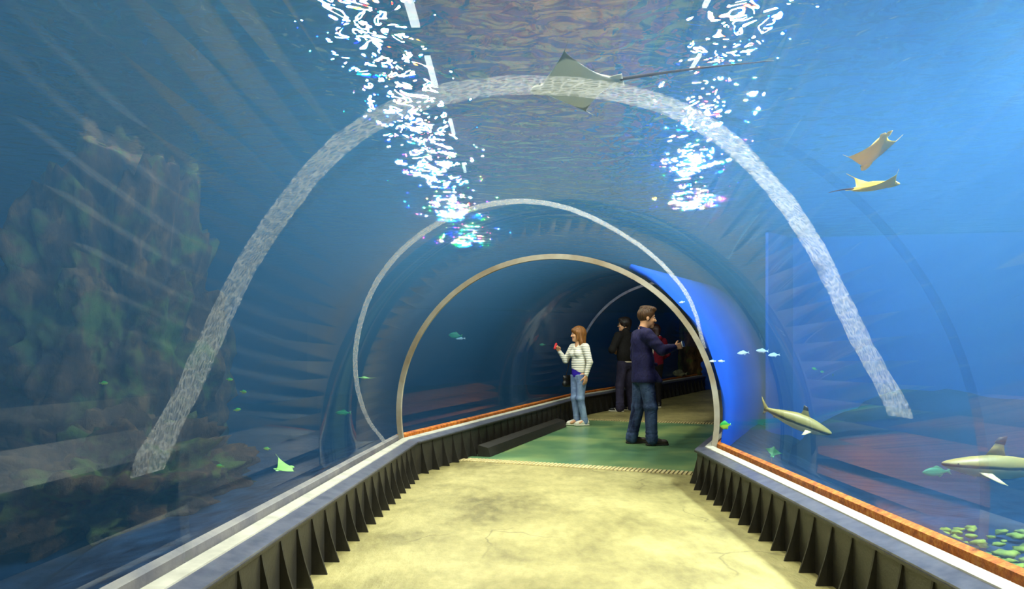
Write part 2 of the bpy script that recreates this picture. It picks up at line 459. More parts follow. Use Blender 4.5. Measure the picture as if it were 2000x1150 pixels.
# ------------------------------------------------------------------ water body and surface
def water():
    bx0, bx1, by0, by1, bz0 = -10.0, 9.5, -5.0, 24.0, -0.6
    zt = SURF_Z - 0.012
    V = [(bx0, by0, bz0), (bx1, by0, bz0), (bx1, by1, bz0), (bx0, by1, bz0), (bx0, by0, zt), (bx1, by0, zt), (bx1, by1, zt), (bx0, by1, zt)]
    Fc = [(0, 3, 2, 1), (4, 5, 6, 7), (0, 1, 5, 4), (1, 2, 6, 5), (2, 3, 7, 6), (3, 0, 4, 7)]
    me1 = mesh('tank_water', V, Fc); fix_normals(me1)
    loops = []
    SE = station(PC + dirv(YAW3) * 1.2, YAW3, 1, 0.43, 1.60, 0.646)
    for s in (S0, SN, SA, SB, SD, SE):
        a = arch(s, 0.05)
        L = [pt(s, u, z) for u, z in a]
        e = a[-1][0]
        L += [Vector((*pt(s, e, 0).xy, -0.5)), Vector((*pt(s, -e, 0).xy, -0.5))]
        loops.append(L)
    V2, F2 = loft(loops, True, True)
    me2 = mesh('void', V2, F2); fix_normals(me2, True)
    bm = bmesh.new(); bm.from_mesh(me1); bm.from_mesh(me2); bm.to_mesh(me1); bm.free()
    bpy.data.meshes.remove(me2)
    o = link('tank_water', me1, M['water'])
    tag(o, 'clear blue tank water all round the tunnel', 'water', None, 'stuff')
    n = 2
    V = [(bx0, by0, SURF_Z), (bx1, by0, SURF_Z), (bx1, by1, SURF_Z), (bx0, by1, SURF_Z)]
    o = make('water_surface', V, [(0, 3, 2, 1)], M['surface'])
    tag(o, 'rippled water surface seen from below over the tunnel crown', 'water', None, 'stuff')
water()

# ------------------------------------------------------------------ tank walls, hall ceiling
def quad_wall(name, pts2, z0, z1, label, m, th=0.15):
    V, Fc = [], []
    n = len(pts2)
    L = []
    for i, (x, y) in enumerate(pts2):
        a = Vector(pts2[max(0, i - 1)]); b = Vector(pts2[min(n - 1, i + 1)])
        d = (b - a).normalized(); nn = Vector((-d.y, d.x)) * th
        L.append([Vector((x, y, z0)), Vector((x, y, z1)), Vector((x + nn.x, y + nn.y, z1)), Vector((x + nn.x, y + nn.y, z0))])
    V, Fc = loft(L, True, True); o = make(name, V, Fc, m); fix_normals(o.data)
    return tag(o, label, None, None, 'structure')
quad_wall('wall_left', [(-9.0, -4.6), (-9.0, 14.0), (-6.0, 20.0), (2.0, 22.5), (8.9, 22.5)], -0.6, 2.74, 'blue tank wall far off in the open water', M['tankwall'])
quad_wall('wall_right', [(9.0, -4.6), (9.0, 7.6), (6.8, 8.7), (3.75, 9.15), (3.25, 8.75)][::-1], -0.6, 2.74, 'blue tank wall behind the blacktip sharks', M['tankwall'], -0.04)
def tube_cover():
    L = []
    for s in sub(SA, SB, 8):
        R0, R1 = s.R + 0.06, s.R + 0.10; P = []
        for R in (R0, R1):
            A = [D2R(-30 + 92 * k / 14) for k in range(15)]
            if R == R1: A = A[::-1]
            P += [pt(s, R * math.cos(a), s.zc + R * math.sin(a)) for a in A]
        L.append(P)
    V, Fc = loft(L, True, True); o = make('wall_tube_cover', V, Fc, M['tankwall'], None, True); fix_normals(o.data)
    tag(o, 'blue casing round the bend side of the tunnel past the bronze joint', None, None, 'structure')
tube_cover()
quad_wall('wall_back', [(-9.0, -4.6), (9.0, -4.6)][::-1], -0.6, 5.0, 'dark wall behind the tunnel', M['dark'])
e = SD
o = make('ceiling', [(-10, -5, CEIL_Z), (10, -5, CEIL_Z), (10, 24, CEIL_Z), (-10, 24, CEIL_Z), (-10, -5, CEIL_Z + .1), (10, -5, CEIL_Z + .1), (10, 24, CEIL_Z + .1), (-10, 24, CEIL_Z + .1)],
         [(0, 1, 2, 3), (7, 6, 5, 4), (0, 4, 5, 1), (1, 5, 6, 2), (2, 6, 7, 3), (3, 7, 4, 0)], M['hall'])
tag(o, 'dark hall ceiling glimpsed through the rippled water surface', None, None, 'structure')

def bar(p0, p1, w, h):
    p0, p1 = Vector(p0), Vector(p1); d = (p1 - p0).normalized(); r = d.cross(Vector((0, 0, 1))).normalized() * w / 2; u = Vector((0, 0, h / 2))
    L = [[p - r - u, p + r - u, p + r + u, p - r + u] for p in (p0, p1)]
    return loft(L, True, True)
def hall_lamp(x, y, ln, w, yaw, label, group):
    root = empty('hall_lamp', (x, y, LAMP_Z), yaw)
    V, Fc = bar((0, -ln / 2, 0.075), (0, ln / 2, 0.075), w * 1.5, 0.09); o = make('housing', V, Fc, M['dark'], root); fix_normals(o.data)
    V, Fc = bar((0, -ln / 2 + 0.02, 0.015), (0, ln / 2 - 0.02, 0.015), w, 0.03); o = make('tube', V, Fc, M['lampglow'], root); fix_normals(o.data)
    for e in (-1, 1):
        V, Fc = bar((0, e * ln * 0.35 - 0.006, (CEIL_Z - LAMP_Z) / 2 + 0.06), (0, e * ln * 0.35 + 0.006, (CEIL_Z - LAMP_Z) / 2 + 0.06), 0.012, CEIL_Z - LAMP_Z - 0.12)
        o = make('hanging_rod', V, Fc, M['dark'], root); fix_normals(o.data)
    py = HOR - (LAMP_Z - CAM_H) * F / y
    end = '' if 0 < py < 1150 else '_offscreen'
    lamp('hall_lamp_light' + end, 'AREA', (x, y, LAMP_Z - 0.01), LAMP_W, LAMP_COL, (x, y, 0), shape='RECTANGLE', size=w, size_y=ln)
    lamp('ceiling_fill' + end, 'POINT', (x, y, LAMP_Z - 0.06), 22, LAMP_COL, shadow_soft_size=0.05)    # fill light added to brighten the ceiling above
    tag(root, label, 'lamp', group)
for i, (x, y, ln, w) in enumerate([(-1.02, 4.6, 0.9, 0.11), (-0.90, 5.95, 0.9, 0.08), (-0.87, 7.4, 0.8, 0.06), (-0.80, 9.1, 0.6, 0.045), (-0.77, 11.0, 0.5, 0.04)]):
    hall_lamp(x, y, ln, w, 0, 'bright strip lamp glittering through the ripples on the rock side', 'hall lamps on the rock side')
for i, (x, y, ln, w) in enumerate([(1.53, 4.4, 0.9, 0.07), (1.70, 5.9, 0.3, 0.04), (1.92, 7.15, 0.4, 0.035), (2.28, 8.65, 0.3, 0.03)]):
    hall_lamp(x, y, ln, w, 0, 'bright strip lamp glittering through the ripples on the shark side', 'hall lamps on the shark side')
V, Fc = bar((0.2, 2.5, CEIL_Z - 0.06), (0.2, 8.2, CEIL_Z - 0.06), 1.95, 0.05)
o = make('brown_tint_panel', V, Fc, M['brown_tint_panel']); fix_normals(o.data); tag(o, 'brown panel added above the tunnel to tint the ripples orange', 'brown_tint_panel')  # panel added out of view to colour the ripples brown
V, Fc = bar((1.42, 6.6, CEIL_Z - 0.03), (1.72, 11.5, CEIL_Z - 0.03), 0.42, 0.03)
o = make('blue_streak_panel', V, Fc, M['hallblue']); fix_normals(o.data); tag(o, 'blue panel added on the ceiling to give a blue streak in the ripples', 'panel')  # added panel that puts the blue streak into the ripples

# ------------------------------------------------------------------ tank floor and rocks
def frac(x, y, z, s=1.0, o=5):
    return noise.fractal(Vector((x * s, y * s, z * s)), 0.9, 2.0, o)
def grid_mesh(name, rows, m, label, cat=None, kind=None):
    n = len(rows[0]); V = [p for r in rows for p in r]; Fc = []
    for i in range(len(rows) - 1):
        for j in range(n - 1):
            a = i * n + j; Fc.append((a, a + 1, a + n + 1, a + n))
    o = make(name, V, Fc, m, None, True)
    if V[0][2] is not None and sum(p.normal.z for p in o.data.polygons) < 0: o.data.flip_normals()
    return tag(o, label, cat, None, kind)
rows = []
for i in range(90):           # sand on the outer side of the bend
    t = i / 89 * 3
    s = lerp_st(S0, SA, min(t, 1)) if t <= 1 else (lerp_st(SA, SB, t - 1) if t <= 2 else lerp_st(SB, SD, t - 2))
    row = []
    for j in range(60):
        q = (j / 59) ** 1.5
        u = -(1.43 + (s.R - 1.42) + q * 8.0)
        p = pt(s, u, 0)
        z = s.zf + 0.34 - 0.36 * min(1, q * 6) + 0.10 * frac(p.x, p.y, 0, 0.9) * min(1, q * 9)
        row.append(Vector((p.x, p.y, z)))
    rows.append(row)
grid_mesh('floor_sand_outer', rows, M['sand'], 'sandy tank bed beyond the kerb beside the brown rock', None, 'structure')
rows = []
for i in range(80):
    y = -4.5 + 13.6 * i / 79
    x0 = PA.x + math.tan(YAW1) * (y - PA.y) + 1.43
    if y > 6.0: x0 = 1.80 + math.tan(YAW2) * (y - 6.0)
    row = []
    for j in range(60):
        q = (j / 59) ** 1.5; x = x0 + q * (9.0 - x0)
        z = 0.34 - 0.42 * min(1, q * 6) + 0.09 * frac(x, y, 4, 1.1) * min(1, q * 9)
        row.append(Vector((x, y, z)))
    rows.append(row)
grid_mesh('floor_sand_inner', rows, M['sand'], 'sandy tank bed beyond the kerb beside the sharks', None, 'structure')

def boulder(name, c, r, m, label, cat, seed, sub_=4, amp=0.35, sc=1.2, group=None):
    bm = bmesh.new(); bmesh.ops.create_icosphere(bm, subdivisions=sub_, radius=1.0)
    for v in bm.verts:
        d = v.co.normalized()
        k = 1 + amp * frac(d.x * sc + seed, d.y * sc, d.z * sc, 1.0, 5) + amp * 0.22 * frac(d.x * sc * 3 + seed, d.y * sc * 3, d.z * sc * 3, 1.0, 4)
        v.co = Vector((d.x * r[0] * k, d.y * r[1] * k, d.z * r[2] * k))
    me = bpy.data.meshes.new(name); bm.to_mesh(me); bm.free()
    o = link(name, me, m, None, True); o.location = c
    return tag(o, label, cat, group)
boulder('rock_mass', (-3.32, 6.0, 1.1), (0.56, 1.3, 1.75), M['rock'], 'huge dark brown rock mass beside the near kerb', 'rock', 3.0, 6, 0.36, 3.4)
boulder('boulder', (-2.9, 5.0, 0.1), (0.8, 1.1, 0.55), M['rock'], 'low brown rock at the foot of the rock mass', 'rock', 9.0, 6, 0.4, 3.6)
boulder('rock_column', (4.62, 17.25, 1.2), (0.36, 0.5, 1.9), M['rock'], 'brown rock column standing past the grouper at the tunnel end', 'rock', 21.0, 5, 0.2, 2.5)
boulder('rock_bank', (5.1, 7.6, -0.3), (2.2, 0.6, 1.0), M['darkrock'], 'slate blue rock bank behind the diving shark', 'rock', 30.0, 5, 0.15, 1.5)
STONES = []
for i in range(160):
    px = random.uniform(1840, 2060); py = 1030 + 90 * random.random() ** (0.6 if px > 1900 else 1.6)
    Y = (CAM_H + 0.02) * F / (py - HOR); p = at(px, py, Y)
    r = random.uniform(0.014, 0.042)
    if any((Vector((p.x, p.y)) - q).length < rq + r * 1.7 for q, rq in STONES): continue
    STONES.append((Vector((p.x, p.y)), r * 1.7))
    boulder('rubble_stone', (p.x, p.y, p.z), (r * 1.5, r, r * 0.6), M['reef'], 'rubble stone painted yellow green like caustic light on the sand near the rusty sealant', 'stone', i * 3.3, 2, 0.7, 1.8, 'rubble stones on the sand')
# blue rock wall closing the tunnel end
def blue_wall():
    rows = []
    for i in range(46):
        row = []
        for j in range(46):
            u = -1.75 + 3.5 * i / 45; z = -0.05 + 2.4 * j / 45
            c = noise.cell_vector(Vector((u * 3.2 + 0.4 * noise.noise(Vector((u * 3, z * 3, 0))), z * 4.5, 1.0)))
            v = noise.voronoi(Vector((u * 3.0, z * 5.0, 0)))[0]
            row.append(pt(SD, u, z) + dirv(YAW3) * (0.02 - 0.14 * (v[1] - v[0])))
        rows.append(row)
    o = grid_mesh('wall_end', rows, M['bluerock'], 'blue painted rock wall closing the far end of the walkway', None, 'structure')
blue_wall()

# ------------------------------------------------------------------ distance-field modeller for people
BIG = 9.0
class Sdf:
    """smooth union of tapered capsules and ellipsoids, meshed by surface nets into one continuous surface"""
    def __init__(s): s.p = []
    def cap(s, a, b, ra, rb=None, k=0.02, sc=None):
        s.p.append(('c', np.array(a, float), np.array(b, float), ra, ra if rb is None else rb, k, sc)); return s
    def ell(s, c, r, k=0.02, rot=None):
        s.p.append(('e', np.array(c, float), np.array(r, float), k, np.eye(3) if rot is None else rot)); return s
    def cut(s, c, r, k=0.01, rot=None):
        s.p.append(('x', np.array(c, float), np.array(r, float), k, np.eye(3) if rot is None else rot)); return s
    def half(s, n, c):          # keep the side of the plane through c that n points away from
        n = np.array(n, float); s.p.append(('h', n / np.linalg.norm(n), np.array(c, float))); return s
    def mesh(s, name, h=0.008):
        lo = np.full(3, 1e9); hi = -lo
        boxes = []
        for p in s.p:
            if p[0] == 'c':
                m = max(p[3], p[4]); m = m * (np.array(p[6]) if p[6] else np.ones(3))
                l_, h_ = np.minimum(p[1], p[2]) - m, np.maximum(p[1], p[2]) + m
            elif p[0] in 'ex': l_, h_ = p[1] - p[2].max(), p[1] + p[2].max()
            else: boxes.append(None); continue
            boxes.append((l_, h_))
            if p[0] != 'x': lo = np.minimum(lo, l_); hi = np.maximum(hi, h_)
        lo -= 4 * h; hi += 4 * h
        n = np.ceil((hi - lo) / h).astype(int) + 1
        Fd = np.full(n, BIG * h, np.float32)
        ax = [lo[i] + h * np.arange(n[i]) for i in range(3)]
        for p, bx in zip(s.p, boxes):
            if p[0] == 'h':
                d = (ax[0][:, None, None] - p[2][0]) * p[1][0] + (ax[1][None, :, None] - p[2][1]) * p[1][1] + (ax[2][None, None, :] - p[2][2]) * p[1][2]
                Fd = np.maximum(Fd, d.astype(np.float32)); continue
            k = p[5] if p[0] == 'c' else p[3]
            g = k + 5 * h
            i0 = np.maximum(0, np.floor((bx[0] - g - lo) / h).astype(int)); i1 = np.minimum(n, np.ceil((bx[1] + g - lo) / h).astype(int) + 1)
            sl = tuple(slice(a, b) for a, b in zip(i0, i1))
            P = np.stack(np.meshgrid(ax[0][sl[0]], ax[1][sl[1]], ax[2][sl[2]], indexing='ij'), -1)
            if p[0] == 'c':
                sc = np.array(p[6]) if p[6] else np.ones(3)
                a, b = p[1] / sc, p[2] / sc; Q = P / sc - a; ab = b - a
                t = np.clip((Q @ ab) / max(1e-12, ab @ ab), 0, 1)
                d = (np.linalg.norm(Q - t[..., None] * ab, axis=-1) - (p[3] + (p[4] - p[3]) * t)) * sc.min()
            else:
                Q = (P - p[1]) @ p[4]
                k0 = np.linalg.norm(Q / p[2], axis=-1); k1 = np.linalg.norm(Q / p[2] ** 2, axis=-1)
                d = k0 * (k0 - 1) / np.maximum(k1, 1e-9)
            cur = Fd[sl]
            if p[0] == 'x':
                d = -d; hh = np.clip(0.5 - 0.5 * (cur - d) / k, 0, 1)
                Fd[sl] = cur * (1 - hh) + d * hh + k * hh * (1 - hh)
            else:
                hh = np.clip(0.5 + 0.5 * (cur - d) / k, 0, 1)
                Fd[sl] = cur * (1 - hh) + d * hh - k * hh * (1 - hh)
        # surface nets
        S = Fd < 0; m = n - 1
        def corner(o): return tuple(slice(o[i], o[i] + m[i]) for i in range(3))
        acc = np.zeros(tuple(m) + (3,), np.float32); cnt = np.zeros(tuple(m), np.int16)
        for axis in range(3):
            o1, o2 = [q for q in range(3) if q != axis]
            for e1 in (0, 1):
                for e2 in (0, 1):
                    a = [0, 0, 0]; a[o1] = e1; a[o2] = e2; b = list(a); b[axis] = 1
                    fa, fb = Fd[corner(a)], Fd[corner(b)]; cr = (fa < 0) != (fb < 0)
                    if not cr.any(): continue
                    t = fa[cr] / (fa[cr] - fb[cr]); pos = np.tile(np.array(a, np.float32), (t.size, 1)); pos[:, axis] = t
                    acc[cr] += pos; cnt[cr] += 1
        act = cnt > 0; idx = np.full(tuple(m), -1, np.int64); idx[act] = np.arange(act.sum())
        cells = np.argwhere(act); V = (cells + acc[act] / cnt[act][:, None]) * h + lo
        quads = []
        for axis in range(3):
            o1, o2 = (axis + 1) % 3, (axis + 2) % 3
            a = [slice(1, None)] * 3; b = [slice(1, None)] * 3
            a[axis] = slice(0, -1); b[axis] = slice(1, None)
            sa, sb = S[tuple(a)], S[tuple(b)]
            e = np.argwhere(sa != sb)
            if not len(e): continue
            e_full = e.copy(); e_full[:, o1] += 1; e_full[:, o2] += 1
            ok = (e_full[:, o1] < m[o1]) & (e_full[:, o2] < m[o2])
            e_full = e_full[ok]; ins = sa[tuple(e[ok].T)]
            def cell(d1, d2):
                c = e_full.copy(); c[:, o1] -= d1; c[:, o2] -= d2; return idx[tuple(c.T)]
            q = np.stack([cell(1, 1), cell(0, 1), cell(0, 0), cell(1, 0)], 1)
            q[~ins] = q[~ins][:, ::-1]
            quads.append(q)
        q = np.concatenate(quads); q = q[(q >= 0).all(1)]
        me = bpy.data.meshes.new(name); me.from_pydata(V.tolist(), [], q.tolist()); me.update()
        me.polygons.foreach_set('use_smooth', [True] * len(me.polygons))
        return me

def rotz(a): return np.array([[math.cos(a), -math.sin(a), 0], [math.sin(a), math.cos(a), 0], [0, 0, 1]])
class Head:
    """places head features: H is the head centre, yaw turns the face, x forward / y left / z up"""
    def __init__(s, H, yaw=0.0, size=1.0, pitch=0.0):
        s.H = np.array(H, float); c, q = math.cos(pitch), math.sin(pitch)
        s.R = rotz(yaw) @ np.array([[c, 0, -q], [0, 1, 0], [q, 0, c]]); s.k = size
    def p(s, x, y, z): return s.H + s.R @ (np.array([x, y, z]) * s.k)
    def ell(s, S, c, r, k=0.012): S.ell(s.p(*c), np.array(r) * s.k, k, s.R)
    def cut(s, S, c, r, k=0.006): S.cut(s.p(*c), np.array(r) * s.k, k, s.R)
    def cap(s, S, a, b, ra, rb=None, k=0.01): S.cap(s.p(*a), s.p(*b), ra * s.k, None if rb is None else rb * s.k, k)
    def skin(s, S, neck, ear=True, nose=1.0):
        s.ell(S, (-0.008, 0, 0.03), (0.098, 0.077, 0.092), 0.02)
        s.ell(S, (0.022, 0, -0.045), (0.066, 0.058, 0.066), 0.03)
        s.ell(S, (0.068, 0, -0.095), (0.022, 0.026, 0.018), 0.025)
        s.ell(S, (0.078, 0, 0.026), (0.014, 0.045, 0.010), 0.012)
        for y in (-0.032, 0.032):
            s.cut(S, (0.100, y, 0.006), (0.016, 0.016, 0.010), 0.012)
            s.ell(S, (0.072, y * 1.25, -0.025), (0.020, 0.018, 0.018), 0.02)
            if ear: s.ell(S, (-0.008, y * 2.45, -0.006), (0.020, 0.009, 0.031), 0.006)
        s.cap(S, (0.086, 0, 0.016), (0.108 * nose, 0, -0.028), 0.008, 0.0125, 0.008)
        for y in (-0.010, 0.010): s.ell(S, (0.098, y, -0.031), (0.010, 0.008, 0.007), 0.005)
        s.ell(S, (0.086, 0, -0.056), (0.010, 0.022, 0.006), 0.006); s.ell(S, (0.083, 0, -0.068), (0.010, 0.019, 0.007), 0.006)
        S.cap(s.p(-0.018, 0, -0.06), neck, 0.052, 0.058, 0.03)
    def face_parts(s, parent, brow, lip):
        for y in (-0.031, 0.031):
            q = Sdf(); s.ell(q, (0.0835, y, 0.006), (0.008, 0.013, 0.0065)); e = link('eye', q.mesh('eye', 0.0025), M['eyewhite'], parent)
            q = Sdf(); s.ell(q, (0.0905, y, 0.006), (0.003, 0.006, 0.006)); link('iris', q.mesh('iris', 0.002), M['dark'], e)
            q = Sdf(); s.cap(q, (0.090, y * 0.5, 0.028), (0.080, y * 1.6, 0.030), 0.0045, 0.003); link('eyebrow', q.mesh('eyebrow', 0.003), brow, parent)
        q = Sdf(); s.ell(q, (0.0905, 0, -0.0565), (0.007, 0.019, 0.004)); s.ell(q, (0.0875, 0, -0.067), (0.007, 0.017, 0.005)); link('lips', q.mesh('lips', 0.003), lip, parent)
def unit(v): v = np.array(v, float); return v / np.linalg.norm(v)
def hand(S, wrist, fwd, palm, thumb, curl=0.5, size=1.0, tcurl=0.5, spread=0.06):
    """palm with five fingers: fwd = towards the finger tips, palm = the way the palm faces, thumb = the thumb's side"""
    w = np.array(wrist, float); f = unit(fwd); n = unit(np.array(palm, float) - f * np.dot(palm, f)); t = np.cross(f, n); t = t * (1 if np.dot(t, thumb) > 0 else -1)
    k = size
    for i, (off, ln) in enumerate([(0.030, 0.072), (0.010, 0.080), (-0.010, 0.074), (-0.029, 0.058)]):
        kn = w + f * 0.088 * k + t * off * k - f * abs(off - 0.008) * 0.25 * k
        S.cap(w + f * 0.012 * k + t * off * 0.55 * k, kn, 0.0145 * k, 0.0105 * k, 0.012)
        d = f + t * off * spread / 0.03; d = unit(d); p = kn; a = 0.0
        for j, fr in enumerate((0.45, 0.31, 0.24)):
            a += curl * (0.75 if j == 0 else 1.0)
            dd = d * math.cos(a) + n * math.sin(a)
            q = p + dd * ln * fr * k
            S.cap(p, q, (0.0098 - 0.0011 * j) * k, (0.0090 - 0.0012 * j) * k, 0.003); p = q
    b = w + f * 0.025 * k + t * 0.024 * k
    d = unit(f * 0.75 + t * 0.75 + n * 0.25); p = b; S.cap(w + f * 0.01 * k, b, 0.014 * k, 0.015 * k, 0.01)
    for j, ln in enumerate((0.040, 0.032, 0.026)):
        q = p + d * ln * k; S.cap(p, q, (0.0135 - 0.0018 * j) * k, (0.0115 - 0.0018 * j) * k, 0.005); p = q
        d = unit(d + (n * 0.8 - t * 0.55 + f * 0.35) * tcurl)
    return w + f * 0.09 * k + n * 0.035 * k

def fabric(name, c1, c2, scale=30, rough=0.85, bump=0.35, bscale=9):
    t = NT(name); v = t.coord()
    col = t.ramp(t.noise(scale, 4, v), [(0.3, c2), (0.7, c1)])
    h = t.math('ADD', t.noise(bscale, 3, t.coord((1, 1, 0.6)), 0.6, 1.2), t.math('MULTIPLY', t.noise(90, 3, v), 0.12))
    t.pbr(col, rough, 0, t.bump(h, bump, 0.03), 0.25); return t.m
def m_jeans(name, dark, lite):
    t = NT(name); v = t.coord((1, 1, 0.45))
    col = t.ramp(t.noise(6.5, 4, v, 0.6, 0.5), [(0.35, dark), (0.66, lite)])
    h = t.math('ADD', t.noise(10, 3, t.coord((1, 1, 1.6)), 0.6, 1.0), t.math('MULTIPLY', t.noise(110, 2, t.coord()), 0.1))
    t.pbr(col, 0.85, 0, t.bump(h, 0.5, 0.03), 0.2); return t.m
def m_striped():
    t = NT('striped_knit'); v = t.coord()
    w = t.n('TexWave', wave_type='BANDS', bands_direction='Z'); w.inputs['Scale'].default_value = 9.0; w.inputs['Distortion'].default_value = 0.6; w.inputs['Detail'].default_value = 1; t.l(v, w.inputs['Vector'])
    sp = t.n('SeparateXYZ'); c = t.n('TexCoord'); t.l(c.outputs['Object'], sp.inputs[0])
    col = t.ramp(w.outputs[0], [(0.0, srgb(196, 200, 196)), (0.35, srgb(230, 226, 208)), (1.0, srgb(240, 236, 216))])
    t.pbr(col, 0.9, 0, t.bump(t.math('ADD', w.outputs[0], t.noise(9, 3, v)), 0.35, 0.02), 0.2); return t.m
def m_skin(name, c):
    t = NT(name); v = t.coord()
    col = t.ramp(t.noise(16, 3, v), [(0.3, tuple(x * 0.85 for x in c[:3]) + (1,)), (0.7, c)])
    p = t.pbr(col, 0.5, 0, None, 0.4); p.inputs['Subsurface Weight'].default_value = 0.0; return t.m
def m_hair(name, c1, c2):
    t = NT(name); v = t.coord((3.5, 3.5, 0.6))
    n = t.noise(20, 4, v, 0.6)
    t.pbr(t.ramp(n, [(0.3, c2), (0.7, c1)]), 0.45, 0, t.bump(n, 0.8, 0.012), 0.4); return t.m
M['eyewhite'] = mat('eye_white', srgb(220, 215, 205), srgb(205, 200, 190), 9, 0.3)
M['skin'] = m_skin('skin', srgb(226, 172, 128))
M['lip'] = mat('lip', srgb(178, 96, 84), srgb(160, 84, 74), 9, 0.5)
M['blazer'] = fabric('navy_blazer', srgb(36, 36, 84), srgb(22, 22, 56), 40, 0.7, 0.5, 8)
M['jeans'] = m_jeans('dark_jeans', srgb(24, 30, 60), srgb(74, 94, 130))
M['ljeans'] = m_jeans('light_jeans', srgb(86, 110, 160), srgb(158, 182, 214))
M['bjeans'] = m_jeans('black_jeans', srgb(36, 34, 52), srgb(60, 58, 82))
M['shoe'] = mat('dark_leather', srgb(62, 54, 42), srgb(40, 35, 28), 14, 0.5, 0, 0.2)
M['sole'] = mat('shoe_sole', srgb(44, 40, 34), srgb(30, 28, 24), 14, 0.7)
M['wsole'] = mat('white_sole', srgb(226, 224, 206), srgb(200, 198, 180), 14, 0.7)
M['wshoe'] = mat('white_canvas', srgb(240, 238, 220), srgb(214, 210, 190), 18, 0.7, 0, 0.15)
M['stripe'] = m_striped()
M['bluetee'] = fabric('blue_tee', srgb(60, 40, 190), srgb(44, 28, 150), 30)
M['hairb'] = m_hair('short_brown_hair', srgb(96, 66, 36), srgb(40, 28, 16))
M['hairl'] = m_hair('light_brown_hair', srgb(156, 104, 46), srgb(84, 50, 20))
M['hairk'] = m_hair('black_hair', srgb(40, 30, 26), srgb(16, 12, 10))
M['hairr'] = m_hair('dark_red_hair', srgb(54, 26, 18), srgb(24, 12, 9))
M['blackjk'] = fabric('black_jacket', srgb(30, 28, 26), srgb(18, 17, 16), 40, 0.85, 0.4, 8)
M['burg'] = fabric('burgundy_jacket', srgb(122, 18, 44), srgb(84, 10, 30), 40, 0.8, 0.3, 8)
M['cream'] = fabric('cream_fleece', srgb(226, 214, 190), srgb(200, 186, 160), 50)
M['blackleg'] = fabric('black_leggings', srgb(26, 24, 28), srgb(16, 15, 18), 40)
M['whiteplastic'] = mat('white_phone', srgb(236, 238, 232), srgb(220, 222, 216), 8, 0.25)
M['red'] = mat('red_knit', srgb(206, 40, 44), srgb(160, 24, 30), 30, 0.7)
M['leather'] = mat('black_leather', srgb(26, 24, 24), srgb(16, 15, 15), 20, 0.4, 0, 0.2)
M['lace'] = mat('shoe_lace', srgb(70, 62, 50), srgb(50, 44, 36), 30, 0.8)

def legs_skin(S, hips, knees, ankles, r=(0.070, 0.048, 0.034)):
    for h, k, a in zip(hips, knees, ankles):
        S.cap(h, k, r[0], r[1], 0.03); S.cap(k, a, r[1], r[2], 0.02)
        S.cap(a, np.array(a) + (0.11, 0, -0.035), 0.030, 0.022, 0.02)
def trousers(hips, knees, ankles, rw, sc, waist_z, r=(0.098, 0.072, 0.064), h=0.009):
    T = Sdf(); c = (np.array(hips[0]) + np.array(hips[1])) / 2
    T.cap((c[0], c[1], waist_z), (c[0], c[1], c[2] - 0.01), rw, rw * 1.06, 0.04, sc)
    for hp, k, a in zip(hips, knees, ankles):
        hp, k, a = map(np.array, (hp, k, a))
        T.cap(hp, k, r[0], r[1], 0.035); T.cap(k, a, r[1], r[2], 0.02); T.cap(a, a + (a - k) * 0.06, r[2] * 1.06, r[2] * 1.06, 0.015)
        for t in (0.80, 0.92): q = k + (a - k) * t; T.ell(q, (r[2] * 1.09, r[2] * 1.05, 0.020), 0.015)
        T.ell(k, (r[1] * 1.04, r[1] * 1.02, 0.05), 0.03)
    T.half((0, 0, 1), (0, 0, waist_z + 0.03))
    for a in ankles: pass
    return T.mesh('trousers', h)
def shoe(parent, ankle, yaw, ln, upper, sole, lace, low=True, h=0.0055):
    a = np.array(ankle, float); R = rotz(yaw)
    P = lambda x, y, z: np.array([a[0], a[1], 0]) + R @ np.array([x, y, z])
    S = Sdf(); S.cap(P(-0.035, 0, 0.045), P(ln - 0.12, 0, 0.036), 0.040, 0.036, 0.02, None); S.ell(P(ln - 0.115, 0, 0.035), (0.05, 0.040, 0.026), 0.02, R)
    S.cap(P(-0.02, 0, 0.06), P(-0.015, 0, 0.085), 0.038, 0.037, 0.02); S.cap(P(0.0, 0, 0.07), P(0.08, 0, 0.05), 0.034, 0.030, 0.02)
    S.half((0, 0, -1), (0, 0, 0.016))
    o = link('shoe', S.mesh('shoe', h), upper, parent)
    S = Sdf(); S.cap(P(-0.035, 0, 0.012), P(ln - 0.125, 0, 0.012), 0.043, 0.043, 0.02); S.ell(P(ln - 0.112, 0, 0.012), (0.053, 0.043, 0.02), 0.02, R)
    S.half((0, 0, 1), (0, 0, 0.022)); S.half((0, 0, -1), (0, 0, 0.002))
    link('sole', S.mesh('sole', h), sole, o)
    S = Sdf()
    for x, z in ((0.035, 0.092), (0.058, 0.083), (0.080, 0.072)): S.cap(P(x, -0.018, z), P(x, 0.018, z), 0.005, 0.005, 0.002)
    link('laces', S.mesh('laces', 0.004), lace, o)
    return o

